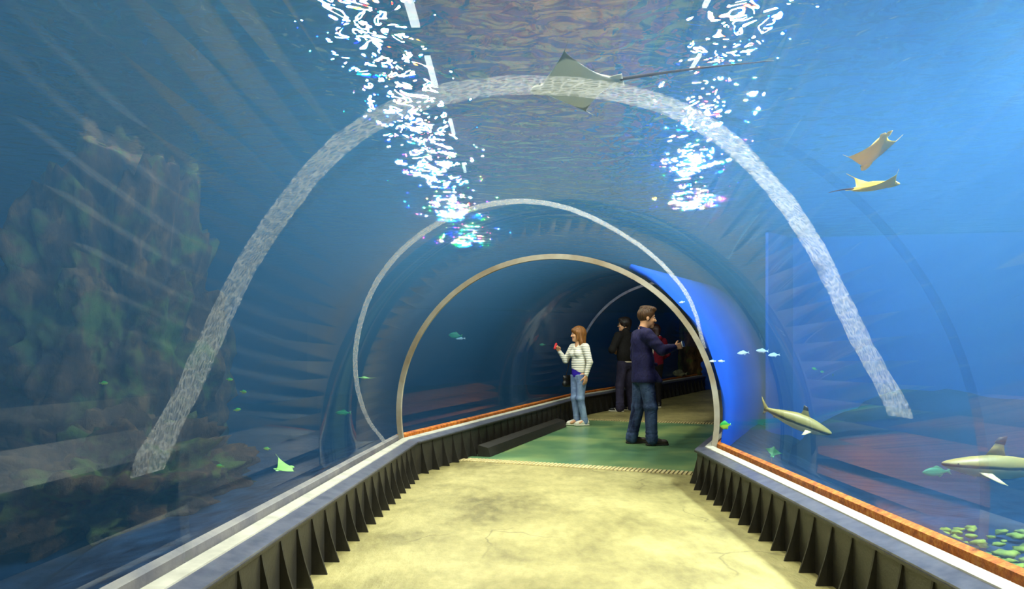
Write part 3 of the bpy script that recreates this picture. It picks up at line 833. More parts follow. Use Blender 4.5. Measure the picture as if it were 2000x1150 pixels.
# ------------------------------------------------------------------ man in the blazer
def floor_z(P):      # floor height under a point of the second or third section
    d = (Vector((P[0], P[1], 0)) - PA).dot(dirv(YAW2))
    if d < 0: return 0.0
    if d < SEG2: return 0.16 * d / SEG2
    d = (Vector((P[0], P[1], 0)) - PB).dot(dirv(YAW3)); return 0.16 + 0.27 * max(0, d) / 5.6
def man():
    X, Y = 258 * 8.37 / F, 8.37
    root = empty('person', (X, Y, floor_z((X, Y)) + 0.001), D2R(8))
    tag(root, 'man in a navy blazer and jeans holding out a white phone', 'person')
    hips = [(-0.01, -0.085, 0.84), (-0.02, 0.085, 0.84)]
    knees = [(0.045, -0.11, 0.46), (-0.04, 0.10, 0.46)]
    ankles = [(0.055, -0.12, 0.085), (-0.12, 0.11, 0.085)]
    neck = np.array((-0.015, 0, 1.40)); H = Head((0.035, 0, 1.545), D2R(-4), 1.04, D2R(-3))
    shR, elR, wrR = np.array((-0.03, -0.19, 1.335)), np.array((0.13, -0.26, 1.145)), np.array((0.335, -0.13, 1.185))
    shL, elL, wrL = np.array((-0.02, 0.19, 1.335)), np.array((-0.02, 0.27, 1.07)), np.array((0.06, 0.22, 0.86))
    S = Sdf(); H.skin(S, neck)
    S.cap((-0.02, 0, 1.30), (-0.02, 0, 0.95), 0.095, 0.095, 0.04, (0.85, 1.35, 1.0))
    S.cap((-0.02, 0, 0.95), (-0.02, 0, 0.86), 0.09, 0.10, 0.04, (0.9, 1.4, 1.0))
    for a, b, c in ((shR, elR, wrR), (shL, elL, wrL)): S.cap(a, b, 0.050, 0.040, 0.03); S.cap(b, c, 0.040, 0.027, 0.02)
    legs_skin(S, hips, knees, ankles)
    fw = unit((0.9, 0.12, 0.22))
    grip = hand(S, wrR + fw * 0.005, fw, (-0.15, 0.9, -0.1), (0.1, 0.2, 1), 0.62, 1.0, 0.55)
    hand(S, wrL, (0.15, 0, -1), (0, -1, 0), (1, 0, 0), 0.4, 1.0)
    body = link('body', S.mesh('body', 0.0065), M['skin'], root)
    H.face_parts(root, M['hairb'], M['lip'])
    q = Sdf(); H.ell(q, (-0.010, 0, 0.040), (0.109, 0.087, 0.100), 0.02); H.ell(q, (0.045, 0, 0.110), (0.062, 0.066, 0.034), 0.03); H.ell(q, (0.078, 0.0, 0.098), (0.030, 0.055, 0.022), 0.02)
    H.ell(q, (-0.03, 0, 0.125), (0.06, 0.055, 0.022), 0.03)
    for y in (-0.074, 0.074): H.cap(q, (0.012, y, 0.02), (0.012, y * 1.0, -0.012), 0.010, 0.006, 0.01)
    n = H.R @ np.array((0.80, 0, -0.60)); q.half(n, H.p(0.075, 0, 0.062)); n = H.R @ np.array((0, 0, -1)); q.half(n, H.p(0, 0, -0.075))
    link('hair', q.mesh('hair', 0.006), M['hairb'], root)
    # blazer
    J = Sdf()
    J.cap((-0.035, 0, 1.27), (-0.015, 0, 1.02), 0.128, 0.122, 0.05, (0.92, 1.42, 1.0))
    J.cap((-0.015, 0, 1.02), (-0.005, 0, 0.80), 0.122, 0.144, 0.05, (1.0, 1.50, 1.0))
    J.cap((-0.03, -0.13, 1.355), (-0.03, 0.13, 1.355), 0.060, 0.060, 0.05)
    for a, b, c in ((shR, elR, wrR), (shL, elL, wrL)):
        J.cap(a, b, 0.080, 0.062, 0.03); J.cap(b, b + (c - b) * 0.93, 0.062, 0.046, 0.02)
        for t in (0.25, 0.6): J.ell(a + (b - a) * t, (0.074, 0.074, 0.03), 0.03)
        for t in (0.10, 0.30, 0.55): J.ell(b + (c - b) * t, (0.030, 0.062 - 0.012 * t, 0.062 - 0.012 * t), 0.02)
    J.cap((0.10, -0.10, 0.86), (0.155, -0.14, 0.78), 0.035, 0.030, 0.05)
    J.half((0, 0, -1), (0, 0, 0.755))
    bl = link('blazer', J.mesh('blazer', 0.008), M['blazer'], root)
    q = Sdf()
    for sg in (-1, 1):
        q.cap((-0.055, sg * 0.03, 1.43), (0.0, sg * 0.068, 1.405), 0.018, 0.018, 0.02); q.cap((0.0, sg * 0.068, 1.405), (0.085, sg * 0.05, 1.25), 0.018, 0.013, 0.02)
    link('collar', q.mesh('collar', 0.007), M['blazer'], bl)
    q = Sdf(); q.cap((0.02, -0.139, 0.985), (0.115, -0.104, 0.975), 0.022, 0.022, 0.01, (1, 0.6, 1.1)); link('pocket_flap', q.mesh('pocket_flap', 0.006), M['blazer'], bl)
    for t in (0.80, 0.86): q = Sdf(); q.ell(elR + (wrR - elR) * t + (0.0, -0.046, -0.018), (0.007, 0.004, 0.007)); link('cuff_button', q.mesh('cuff_button', 0.003), M['leather'], bl)
    q = Sdf(); q.cap((0.045, 0, 1.37), (0.085, 0, 1.12), 0.05, 0.05, 0.03, (0.7, 1, 1)); link('shirt', q.mesh('shirt', 0.008), M['cream'], root)
    link('trousers', trousers(hips, knees, ankles, 0.115, (0.95, 1.40, 1.0), 0.90, (0.098, 0.078, 0.068)), M['jeans'], root)
    for (a, yw) in zip(ankles, (-0.05, 0.05)): shoe(root, a, yw, 0.27, M['shoe'], M['sole'], M['lace'])
    # phone pinched between thumb and fingers
    Mr = Matrix.Rotation(D2R(8), 3, 'Z')
    g = wrR + fw * 0.135 + np.array((0.005, 0.035, 0.012))
    p = Mr @ Vector(g) + Vector((X, Y, root.location.z))
    ph = empty('phone', p, D2R(8)); tag(ph, 'white phone held in the outstretched hand of the man in the blazer', 'phone')
    def slab(name, w, hgt, d, x0, m):
        bm = bmesh.new(); bmesh.ops.create_cube(bm, size=1.0)
        for v in bm.verts: v.co = Vector((v.co.x * d + x0, v.co.y * w, v.co.z * hgt))
        bmesh.ops.bevel(bm, geom=[e for e in bm.edges if abs(e.verts[0].co.x - e.verts[1].co.x) > d * 0.5], offset=0.012, segments=3, affect='EDGES')
        me = bpy.data.meshes.new(name); bm.to_mesh(me); bm.free(); return link(name, me, m, ph)
    slab('case', 0.125, 0.072, 0.010, 0, M['whiteplastic']); slab('screen', 0.118, 0.066, 0.002, -0.006, M['dark'])
    q = Sdf(); q.ell((0.006, 0.045, 0.02), (0.003, 0.006, 0.006)); link('lens', q.mesh('lens', 0.003), M['dark'], ph)
    ph.rotation_euler = (D2R(0), D2R(-14), D2R(-28))
man()

# ------------------------------------------------------------------ woman in the striped top
def woman():
    Y = 10.4; X = 131 * Y / F
    root = empty('person', (X, Y, floor_z((X, Y)) + 0.001), D2R(180 + 32))
    tag(root, 'woman in a striped white top and light jeans by the far grating', 'person')
    hips = [(0.0, -0.075, 0.76), (0.0, 0.075, 0.76)]
    knees = [(0.03, -0.065, 0.415), (0.03, 0.065, 0.415)]
    ankles = [(-0.01, -0.065, 0.075), (-0.05, 0.075, 0.075)]
    neck = np.array((0.0, 0, 1.245)); H = Head((0.02, 0, 1.385), D2R(-26), 0.97, 0)
    shR, elR, wrR = np.array((0.0, -0.16, 1.19)), np.array((0.07, -0.25, 0.99)), np.array((0.20, -0.24, 1.13))
    shL, elL, wrL = np.array((0.0, 0.16, 1.19)), np.array((-0.035, 0.215, 0.965)), np.array((0.035, 0.215, 0.76))
    S = Sdf(); H.skin(S, neck, False, 0.97)
    S.cap((0, 0, 1.15), (0, 0, 0.92), 0.085, 0.08, 0.04, (0.85, 1.3, 1)); S.cap((0, 0, 0.92), (0, 0, 0.78), 0.08, 0.095, 0.04, (0.9, 1.35, 1))
    for a, b, c in ((shR, elR, wrR), (shL, elL, wrL)): S.cap(a, b, 0.042, 0.033, 0.03); S.cap(b, c, 0.033, 0.023, 0.02)
    legs_skin(S, hips, knees, ankles, (0.064, 0.044, 0.030))
    hand(S, wrR, (0.55, 0.0, 0.8), (0.7, 0.5, -0.5), (0.2, 1, 0.1), 0.85, 0.92, 0.6)
    hand(S, wrL, (0.10, -0.02, -1), (0.1, -1, 0), (1, 0, 0), 0.32, 0.92, 0.3)
    link('body', S.mesh('body', 0.0065), M['skin'], root); H.face_parts(root, M['hairl'], M['lip'])
    q = Sdf(); H.ell(q, (-0.015, 0, 0.042), (0.112, 0.095, 0.098), 0.02)
    for y in (-0.075, 0.075):
        H.cap(q, (-0.01, y, 0.02), (-0.035, y * 1.15, -0.12), 0.032, 0.030, 0.03); H.cap(q, (-0.035, y * 1.15, -0.12), (-0.015, y * 1.05, -0.205), 0.030, 0.016, 0.02)
        H.cap(q, (0.03, y * 0.95, 0.03), (0.028, y * 1.08, -0.09), 0.020, 0.014, 0.02)
    H.cap(q, (-0.07, 0, 0.0), (-0.075, 0, -0.16), 0.062, 0.050, 0.04); H.ell(q, (0.076, 0, 0.062), (0.030, 0.058, 0.034), 0.02)
    H.cut(q, (0.115, 0, -0.05), (0.066, 0.062, 0.090), 0.012)
    link('hair', q.mesh('hair', 0.006), M['hairl'], root)
    T = Sdf()
    T.cap((0.0, 0, 1.15), (0.0, 0, 0.96), 0.100, 0.092, 0.05, (0.92, 1.32, 1)); T.cap((0, 0, 0.96), (0.0, 0, 0.84), 0.092, 0.108, 0.05, (0.95, 1.32, 1))
    T.cap((-0.005, -0.10, 1.205), (-0.005, 0.10, 1.205), 0.046, 0.046, 0.04)
    for y in (-0.065, 0.065): T.ell((0.075, y, 1.09), (0.052, 0.058, 0.055), 0.03)
    for a, b, c in ((shR, elR, wrR), (shL, elL, wrL)): T.cap(a, b, 0.060, 0.046, 0.03); T.cap(b, b + (c - b) * 0.95, 0.046, 0.032, 0.02)
    T.half((0.55, -0.30, -1), (0, 0, 0.80)); T.cut((0.075, 0, 1.25), (0.05, 0.05, 0.06), 0.02)
    link('top', T.mesh('top', 0.008), M['stripe'], root)
    q = Sdf(); q.cap((0.0, 0, 0.90), (0, 0, 0.775), 0.096, 0.100, 0.04, (1.0, 1.33, 1)); q.half((0, 0, -1), (0, 0, 0.735)); q.half((0, 0, 1), (0, 0, 0.92))
    link('undershirt', q.mesh('undershirt', 0.008), M['bluetee'], root)
    link('trousers', trousers(hips, knees, ankles, 0.093, (0.98, 1.30, 1.0), 0.745, (0.086, 0.060, 0.047)), M['ljeans'], root)
    for a, yw in zip(ankles, (-0.35, -0.2)): shoe(root, a, yw, 0.235, M['wshoe'], M['wsole'], M['wsole'])
    g = root.matrix_basis if False else None
    Rz = Matrix.Rotation(D2R(212), 3, 'Z'); o3 = Vector((X, Y, root.location.z))
    # red mitten-like phone case in her raised hand
    c = Rz @ Vector(wrR + np.array((0.085, 0.02, 0.075))) + o3
    q = Sdf(); q.cap((-0.012, -0.02, -0.03), (0.012, 0.02, 0.035), 0.020, 0.018, 0.01, (1, 1, 1)); q.ell((0.014, 0.02, 0.03), (0.014, 0.024, 0.026), 0.01)
    o = link('red_pouch', q.mesh('red_pouch', 0.005), M['red']); o.location = c; tag(o, 'small red item in the raised hand of the woman in the striped top', 'pouch')
    # shoulder bag
    b = empty('shoulder_bag', Rz @ Vector((0.03, -0.235, 0.60)) + o3, D2R(212)); tag(b, 'small black leather shoulder bag hanging at the striped woman\'s hip', 'bag')
    q = Sdf(); q.cap((-0.06, 0, 0.03), (0.06, 0, 0.03), 0.05, 0.05, 0.02, (1, 0.75, 1)); q.cap((-0.058, 0, 0.12), (0.058, 0, 0.12), 0.042, 0.042, 0.03, (1, 0.75, 1)); link('pouch', q.mesh('pouch', 0.006), M['leather'], b)
    q = Sdf(); q.cap((-0.06, -0.033, 0.15), (0.06, -0.033, 0.15), 0.014, 0.014, 0.01); q.cap((-0.05, -0.04, 0.10), (0.05, -0.04, 0.10), 0.010, 0.010, 0.04); link('flap', q.mesh('flap', 0.005), M['leather'], b)
    q = Sdf(); q.cap((0.05, 0.01, 0.15), (0.02, 0.075, 0.42), 0.007, 0.007, 0.004); q.cap((-0.05, 0.01, 0.15), (-0.04, 0.075, 0.42), 0.007, 0.007, 0.004); link('strap', q.mesh('strap', 0.004), M['leather'], b)
woman()

# ------------------------------------------------------------------ couple at the far kerb
def black_jacket_man():
    Y = 12.45; X = 222 * Y / F
    root = empty('person', (X, Y, floor_z((X, Y)) + 0.001), D2R(128))
    tag(root, 'man in a black jacket and glasses standing at the far kerb', 'person')
    hips = [(0, -0.085, 0.86), (0, 0.085, 0.86)]; knees = [(0.03, -0.13, 0.47), (0.03, 0.12, 0.47)]; ankles = [(0.0, -0.17, 0.085), (0.0, 0.15, 0.085)]
    neck = np.array((0, 0, 1.43)); H = Head((0.035, 0, 1.58), D2R(38), 1.03, 0)
    shR, elR, wrR = np.array((0, -0.19, 1.37)), np.array((0.02, -0.28, 1.10)), np.array((0.24, -0.12, 1.08))
    shL, elL, wrL = np.array((0, 0.19, 1.37)), np.array((0.05, 0.30, 1.12)), np.array((0.26, 0.12, 1.14))
    S = Sdf(); H.skin(S, neck)
    S.cap((0, 0, 1.32), (0, 0, 0.9), 0.09, 0.10, 0.04, (0.85, 1.35, 1))
    for a, b, c in ((shR, elR, wrR), (shL, elL, wrL)): S.cap(a, b, 0.05, 0.04, 0.03); S.cap(b, c, 0.04, 0.027, 0.02)
    legs_skin(S, hips, knees, ankles)
    hand(S, wrR, (0.5, 0.8, 0), (-1, 0, 0), (0, 0, 1), 0.5); hand(S, wrL, (0.5, -0.8, 0), (-1, 0, 0), (0, 0, 1), 0.5)
    link('body', S.mesh('body', 0.0075), M['skin'], root); H.face_parts(root, M['hairk'], M['lip'])
    q = Sdf(); H.ell(q, (-0.015, 0, 0.045), (0.118, 0.100, 0.102), 0.02); H.cap(q, (-0.07, 0, 0.0), (-0.07, 0, -0.07), 0.055, 0.042, 0.03); H.ell(q, (0.06, 0, 0.095), (0.045, 0.07, 0.034), 0.02)
    for y in (-0.08, 0.08): H.cap(q, (0.0, y, 0.02), (-0.01, y, -0.04), 0.022, 0.014, 0.02)
    n = H.R @ np.array((0.85, 0, -0.52)); q.half(n, H.p(0.085, 0, 0.045))
    link('hair', q.mesh('hair', 0.007), M['hairk'], root)
    g = Sdf()
    for y in (-0.032, 0.032):
        for k in range(10):
            a0, a1 = k / 10 * 6.283, (k + 1) / 10 * 6.283
            H.cap(g, (0.108, y + 0.022 * math.cos(a0), 0.004 + 0.016 * math.sin(a0)), (0.108, y + 0.022 * math.cos(a1), 0.004 + 0.016 * math.sin(a1)), 0.003)
        H.cap(g, (0.106, y * 1.7, 0.01), (0.0, y * 2.5, 0.008), 0.003)
    link('glasses', g.mesh('glasses', 0.0035), M['leather'], root)
    J = Sdf(); J.cap((0, 0, 1.30), (0, 0, 1.04), 0.128, 0.124, 0.05, (0.95, 1.42, 1)); J.cap((0, 0, 1.04), (0, 0, 0.95), 0.124, 0.126, 0.05, (1, 1.38, 1)); J.cap((-0.01, -0.13, 1.385), (-0.01, 0.13, 1.385), 0.062, 0.062, 0.05)
    J.cap((-0.01, 0, 1.42), (0.0, 0, 1.47), 0.075, 0.066, 0.03)
    for a, b, c in ((shR, elR, wrR), (shL, elL, wrL)): J.cap(a, b, 0.082, 0.066, 0.03); J.cap(b, b + (c - b) * 0.95, 0.066, 0.048, 0.02)
    J.half((0, 0, -1), (0, 0, 0.90)); link('jacket', J.mesh('jacket', 0.009), M['blackjk'], root)
    q = Sdf(); q.cap((0, 0, 0.93), (0, 0, 0.90), 0.122, 0.122, 0.02, (1, 1.36, 1)); q.half((0, 0, 1), (0, 0, 0.92)); q.half((0, 0, -1), (0, 0, 0.885)); link('shirt_hem', q.mesh('shirt_hem', 0.008), M['cream'], root)
    link('trousers', trousers(hips, knees, ankles, 0.112, (0.98, 1.38, 1.0), 0.90, (0.098, 0.080, 0.074), 0.01), M['bjeans'], root)
    for a, yw in zip(ankles, (-0.1, 0.5)):
        o = shoe(root, a, yw, 0.275, M['leather'], M['wsole'], M['wsole'])
        R = rotz(yw); P = lambda x, y, z: np.array([a[0], a[1], 0]) + R @ np.array([x, y, z])
        for x in (0.0, 0.034, 0.068):
            for y in (-0.041, 0.041): q = Sdf(); q.cap(P(x, y, 0.025), P(x + 0.022, y * 0.85, 0.065), 0.006, 0.006, 0.002); link('side_stripe', q.mesh('side_stripe', 0.004), M['wsole'], o)
black_jacket_man()
def burgundy_woman():
    Y = 12.95; X = 279 * Y / F
    root = empty('person', (X, Y, floor_z((X, Y)) + 0.001), D2R(84))
    tag(root, 'woman in a burgundy hooded jacket half hidden behind the man in the blazer', 'person')
    hips = [(0, -0.075, 0.80), (0, 0.075, 0.80)]; knees = [(0.03, -0.065, 0.44), (0.03, 0.065, 0.44)]; ankles = [(0, -0.075, 0.075), (0, 0.075, 0.075)]
    neck = np.array((0, 0, 1.31)); H = Head((0.03, 0, 1.45), D2R(20), 0.97, D2R(-6))
    shR, elR, wrR = np.array((0, -0.16, 1.25)), np.array((0.01, -0.235, 1.02)), np.array((0.17, -0.15, 0.93))
    shL, elL, wrL = np.array((0, 0.16, 1.25)), np.array((0.01, 0.235, 1.02)), np.array((0.17, 0.15, 0.93))
    S = Sdf(); H.skin(S, neck, False)
    S.cap((0, 0, 1.2), (0, 0, 0.82), 0.085, 0.095, 0.04, (0.85, 1.3, 1))
    for a, b, c in ((shR, elR, wrR), (shL, elL, wrL)): S.cap(a, b, 0.042, 0.033, 0.03); S.cap(b, c, 0.033, 0.023, 0.02); hand(S, c, (0.9, 0, -0.3), (0, -np.sign(c[1]), 0), (0, 0, 1), 0.5, 0.92)
    legs_skin(S, hips, knees, ankles, (0.064, 0.044, 0.030))
    link('body', S.mesh('body', 0.0075), M['skin'], root); H.face_parts(root, M['hairr'], M['lip'])
    q = Sdf(); H.ell(q, (-0.02, 0, 0.04), (0.118, 0.102, 0.105), 0.02); H.cap(q, (-0.06, 0, 0.0), (-0.08, 0, -0.10), 0.082, 0.062, 0.05); H.ell(q, (0.07, 0, 0.065), (0.03, 0.06, 0.03), 0.02)
    for y in (-0.08, 0.08): H.cap(q, (-0.01, y, 0.0), (-0.02, y, -0.11), 0.032, 0.022, 0.03)
    H.cut(q, (0.12, 0, -0.05), (0.07, 0.06, 0.09), 0.012); link('hair', q.mesh('hair', 0.007), M['hairr'], root)
    J = Sdf(); J.cap((0, 0, 1.2), (0, 0, 1.0), 0.115, 0.108, 0.05, (0.95, 1.34, 1)); J.cap((0, 0, 1.0), (0, 0, 0.86), 0.108, 0.122, 0.05, (0.97, 1.34, 1)); J.cap((0, -0.10, 1.27), (0, 0.10, 1.27), 0.055, 0.055, 0.05)
    for a, b, c in ((shR, elR, wrR), (shL, elL, wrL)): J.cap(a, b, 0.070, 0.056, 0.03); J.cap(b, b + (c - b) * 0.95, 0.056, 0.042, 0.02)
    J.half((0, 0, -1), (0, 0, 0.78)); jk = link('jacket', J.mesh('jacket', 0.009), M['burg'], root)
    q = Sdf(); q.cap((-0.09, -0.085, 1.31), (-0.115, 0, 1.25), 0.050, 0.060, 0.03); q.cap((-0.115, 0, 1.25), (-0.09, 0.085, 1.31), 0.060, 0.050, 0.03); link('hood', q.mesh('hood', 0.008), M['burg'], jk)
    q = Sdf(); q.cap((-0.075, -0.08, 1.345), (-0.10, 0, 1.30), 0.026, 0.030, 0.02); q.cap((-0.10, 0, 1.30), (-0.075, 0.08, 1.345), 0.030, 0.026, 0.02); link('hood_lining', q.mesh('hood_lining', 0.007), M['cream'], jk)
    link('trousers', trousers(hips, knees, ankles, 0.098, (0.98, 1.3, 1.0), 0.84, (0.084, 0.058, 0.044), 0.01), M['blackleg'], root)
    for a in ankles: shoe(root, a, 0, 0.235, M['leather'], M['wsole'], M['lace'])
burgundy_woman()

# ------------------------------------------------------------------ sea animals
def m_counter(name, top, belly, zsplit, soft, stripe=None):
    t = NT(name); c = t.n('TexCoord'); sp = t.n('SeparateXYZ'); t.l(c.outputs['Object'], sp.inputs[0])
    f = t.math('ADD', t.math('MULTIPLY_ADD', sp.outputs[2], 1.0 / soft, 0.5 - zsplit / soft), t.math('MULTIPLY', t.math('SUBTRACT', t.noise(9, 3, t.coord((0.6, 1, 1))), 0.5), 0.3))
    stops = [(0.2, belly), (0.38, belly), (0.46, stripe or belly), (0.60, stripe or top), (0.70, top)]
    t.pbr(t.ramp(f, stops), 0.45, 0, None, 0.4); return t.m
M['shark'] = m_counter('shark_skin', srgb(140, 130, 66), srgb(220, 210, 160), -0.008, 0.075, srgb(48, 44, 26))
M['fintip'] = mat('black_fin_tip', srgb(30, 28, 40), srgb(18, 16, 24), 9, 0.5)
M['raytop'] = m_counter('ray_skin', srgb(124, 116, 84), srgb(240, 238, 220), 0.002, 0.01)
M['rayyellow'] = m_counter('yellow_ray_skin', srgb(255, 210, 30), srgb(255, 210, 30), 0.0, 0.02)
M['raygreen'] = m_counter('green_ray_skin', srgb(150, 220, 110), srgb(170, 230, 150), 0.0, 0.02)
M['tail'] = mat('ray_tail', srgb(92, 70, 58), srgb(60, 44, 38), 12, 0.6)
M['silver'] = m_counter('silver_fish', srgb(150, 200, 220), srgb(220, 240, 245), 0.0, 0.03)
M['teal'] = m_counter('teal_fish', srgb(20, 130, 90), srgb(50, 160, 110), 0.0, 0.04)
M['bat'] = m_counter('batfish_skin', srgb(40, 160, 70), srgb(150, 190, 60), 0.0, 0.06)
M['grouper'] = mat('grouper_skin', srgb(140, 140, 104), srgb(60, 56, 44), 16, 0.6, 0, 0.3)
M['fisheye'] = mat('fish_eye', srgb(20, 20, 20), srgb(10, 10, 10), 9, 0.2)

def body_loft(name, secs, m, parent, n=16, bend=None):
    loops = []
    for (x, zc, hw, hh) in secs:
        yb = bend(x) if bend else 0.0
        loops.append([Vector((x, yb + hw * math.cos(2 * math.pi * k / n), zc + hh * math.sin(2 * math.pi * k / n))) for k in range(n)])
    V, Fc = loft(loops, True, True); o = make(name, V, Fc, m, parent, True); fix_normals(o.data); return o
def plate(name, outline, th, m, parent, mapf=None, taper=0.3):
    """fin: outline in the x-z plane given root edge first, thin towards the rim"""
    n = len(outline); c = Vector((sum(p[0] for p in outline) / n, 0, sum(p[1] for p in outline) / n))
    V = []
    for e in (-1, 1):
        V += [Vector((x, e * th * taper / 2, z)) for x, z in outline]
    V += [c + Vector((0, -th / 2, 0)), c + Vector((0, th / 2, 0))]
    Fc = [(i, (i + 1) % n, 2 * n) for i in range(n)] + [((i + 1) % n + n, i + n, 2 * n + 1) for i in range(n)] + [(i, i + n, (i + 1) % n + n, (i + 1) % n) for i in range(n)]
    if mapf: V = [mapf(v) for v in V]
    o = make(name, V, Fc, m, parent, True); fix_normals(o.data); return o
def eyes(parent, x, y, z, r):
    for sg in (-1, 1):
        bm = bmesh.new(); bmesh.ops.create_uvsphere(bm, u_segments=10, v_segments=6, radius=r)
        me = bpy.data.meshes.new('eye'); bm.to_mesh(me); bm.free(); o = link('eye', me, M['fisheye'], parent, True); o.location = (x, sg * y, z)
def orient(o, yaw, pitch=0, roll=0): o.rotation_euler = (D2R(roll), D2R(pitch), D2R(yaw))
def shark(px, py, Y, ln, yaw, pitch, roll, label, girth=1.0):
    root = empty('shark', at(px, py, Y)); orient(root, yaw, pitch, roll); tag(root, label, 'shark'); L = ln
    bend = lambda x: 0.05 * L * math.sin(x / L * 4.5) if x < 0 else 0.0
    secs = [(0.50, -0.004, 0.004, 0.003), (0.485, -0.004, 0.022, 0.014), (0.45, -0.006, 0.043, 0.028), (0.38, -0.008, 0.058, 0.046), (0.28, -0.008, 0.068, 0.066), (0.15, -0.006, 0.076, 0.080),
            (0.02, -0.004, 0.072, 0.080), (-0.12, 0.0, 0.056, 0.064), (-0.24, 0.004, 0.036, 0.043), (-0.33, 0.008, 0.020, 0.025), (-0.39, 0.012, 0.012, 0.017), (-0.405, 0.012, 0.003, 0.006)]
    body_loft('body', [(a * L, b * L, c * L * 1.12 * girth, d * L * 1.12 * girth) for a, b, c, d in secs], M['shark'], root, 20, bend)
    def fin(name, pts, tip=None, mapf=None, th=0.014):
        o = plate(name, [(x * L, z * L) for x, z in pts], th * L, M['shark'], root, mapf)
        if tip: plate('fin_tip', [(x * L, z * L) for x, z in tip], th * 1.5 * L, M['fintip'], o, mapf, 0.6)
        return o
    B = lambda v: v + Vector((0, bend(v.x), 0))
    fin('dorsal_fin', [(0.19, 0.066), (0.03, 0.07), (0.045, 0.12), (0.05, 0.16), (0.035, 0.225), (0.085, 0.215), (0.13, 0.15)], [(0.047, 0.165), (0.031, 0.232), (0.090, 0.222), (0.118, 0.178)], B)
    fin('second_dorsal_fin', [(-0.17, 0.045), (-0.25, 0.038), (-0.262, 0.058), (-0.215, 0.068)], None, B)
    fin('anal_fin', [(-0.19, -0.04), (-0.255, -0.03), (-0.275, -0.058), (-0.23, -0.06)], [(-0.25, -0.048), (-0.277, -0.060), (-0.24, -0.062)], B)
    fin('tail_fin', [(-0.36, 0.024), (-0.36, -0.006), (-0.41, -0.075), (-0.415, -0.02), (-0.43, 0.02), (-0.48, 0.09), (-0.515, 0.155), (-0.44, 0.085)], [(-0.398, -0.055), (-0.411, -0.078), (-0.413, -0.045)], B)
    for sg in (-1, 1):
        R = Matrix.Rotation(sg * D2R(62), 3, 'X')
        fin('pectoral_fin', [(0.27, -0.04), (0.17, -0.04), (0.155, -0.11), (0.125, -0.205), (0.17, -0.18), (0.235, -0.10)], None, lambda v: R @ (v + Vector((0, 0, 0.02 * L))) + Vector((0, sg * 0.03 * L, -0.03 * L)))
        R2 = Matrix.Rotation(sg * D2R(50), 3, 'X')
        fin('pelvic_fin', [(-0.06, -0.03), (-0.13, -0.025), (-0.15, -0.075), (-0.10, -0.07)], None, lambda v: R2 @ (v + Vector((0, 0, 0.015 * L))) + Vector((0, sg * 0.015 * L + bend(v.x), -0.03 * L)))
    eyes(root, 0.405 * L, 0.052 * L, 0.004 * L, 0.008 * L)
    V, Fc = [], []
    for sg in (-1, 1):
        for k in range(4):
            x = (0.26 - k * 0.018) * L
            o = plate('gill_slit', [(x, 0.02 * L), (x - 0.004 * L, 0.02 * L), (x - 0.008 * L, -0.03 * L), (x - 0.002 * L, -0.03 * L)], 0.006 * L, M['fintip'], root, lambda v: v + Vector((0, sg * 0.068 * L, 0)))
    return root
shark(1552, 819, 5.0, 0.54, -14, 21, 12, 'blacktip shark diving nose down above the sand, full body in view', 1.25)
shark(1972, 912, 3.9, 0.75, 176, -3, 0, 'blacktip shark swimming level over the sand, pointing at the diving shark')

def ray(px, py, Y, span, length, m, yaw, pitch, roll, label, tail=1.0, flap=0.12, name='ray', tdir=None):
    root = empty(name, at(px, py, Y)); orient(root, yaw, pitch, roll); tag(root, label, 'ray')
    n = 33; loops = []
    for i in range(n):
        v = -1 + 2 * i / (n - 1); a = abs(v)
        le = (0.40 - 0.62 * a ** 1.25 + 0.16 * a ** 3) * length; te = (-0.38 + 0.42 * min(1, a * 1.25) - 0.10 * a ** 4 - 0.10 * math.exp(-(a / 0.16) ** 2)) * length
        if a > 0.55: te = min(te, le - 0.002)
        le = max(le, te + 0.004 * length)
        th = (0.085 * math.exp(-(a / 0.26) ** 2) + 0.018 * (1 - a) + 0.003) * length
        z = flap * span * (a ** 1.8) - 0.01 * length
        y = v * span / 2; L = []
        for q in range(12):
            an = 2 * math.pi * q / 12; x = (le + te) / 2 + (le - te) / 2 * math.cos(an)
            L.append(Vector((x, y, z + th * math.sin(an) * (0.6 if math.sin(an) < 0 else 1.0) * (1 - 0.35 * math.cos(an) ** 2))))
        loops.append(L)
    V, Fc = loft(loops, True, True); o = make('body', V, Fc, m, root, True); fix_normals(o.data)
    h = length
    body_loft('head', [(0.50 * h, -0.012 * h, 0.02 * h, 0.008 * h), (0.47 * h, -0.01 * h, 0.06 * h, 0.025 * h), (0.40 * h, 0, 0.085 * h, 0.05 * h), (0.28 * h, 0.0, 0.09 * h, 0.06 * h), (0.15 * h, 0, 0.04 * h, 0.03 * h)], m, root, 12)
    eyes(root, 0.38 * h, 0.08 * h, 0.012 * h, 0.014 * h)
    for sg in (-1, 1):
        plate('pelvic_fin', [(-0.30 * h, -0.0), (-0.36 * h, 0.02 * h), (-0.50 * h, 0.05 * h), (-0.50 * h, -0.04 * h), (-0.38 * h, -0.05 * h)], 0.015 * h, m, root, lambda w: Vector((w.x, sg * 0.06 * h + w.z, -0.005 * h + w.y)))
    if tail:
        pts = []
        for k in range(15):
            t = k / 14; x = -0.32 * h - tail * h * t
            pts.append((x, 0.02 * h * math.sin(t * 3), (0.016 * (1 - t) + 0.004) * h, (0.016 * (1 - t) + 0.004) * h))
        body_loft('tail', pts, M['tail'], root, 8)
    return root
ray(1125, 166, 3.34, 0.64, 0.46, M['raytop'], 163, 0, 10, 'pale bellied eagle ray with a long thin tail gliding over the tunnel crown', 1.65, 0.03)
ray(1708, 296, 3.2, 0.30, 0.28, M['rayyellow'], 84, 20, -20, 'bright yellow ray tilted to show its whole wing, above the thin ray', 0, 0.10)
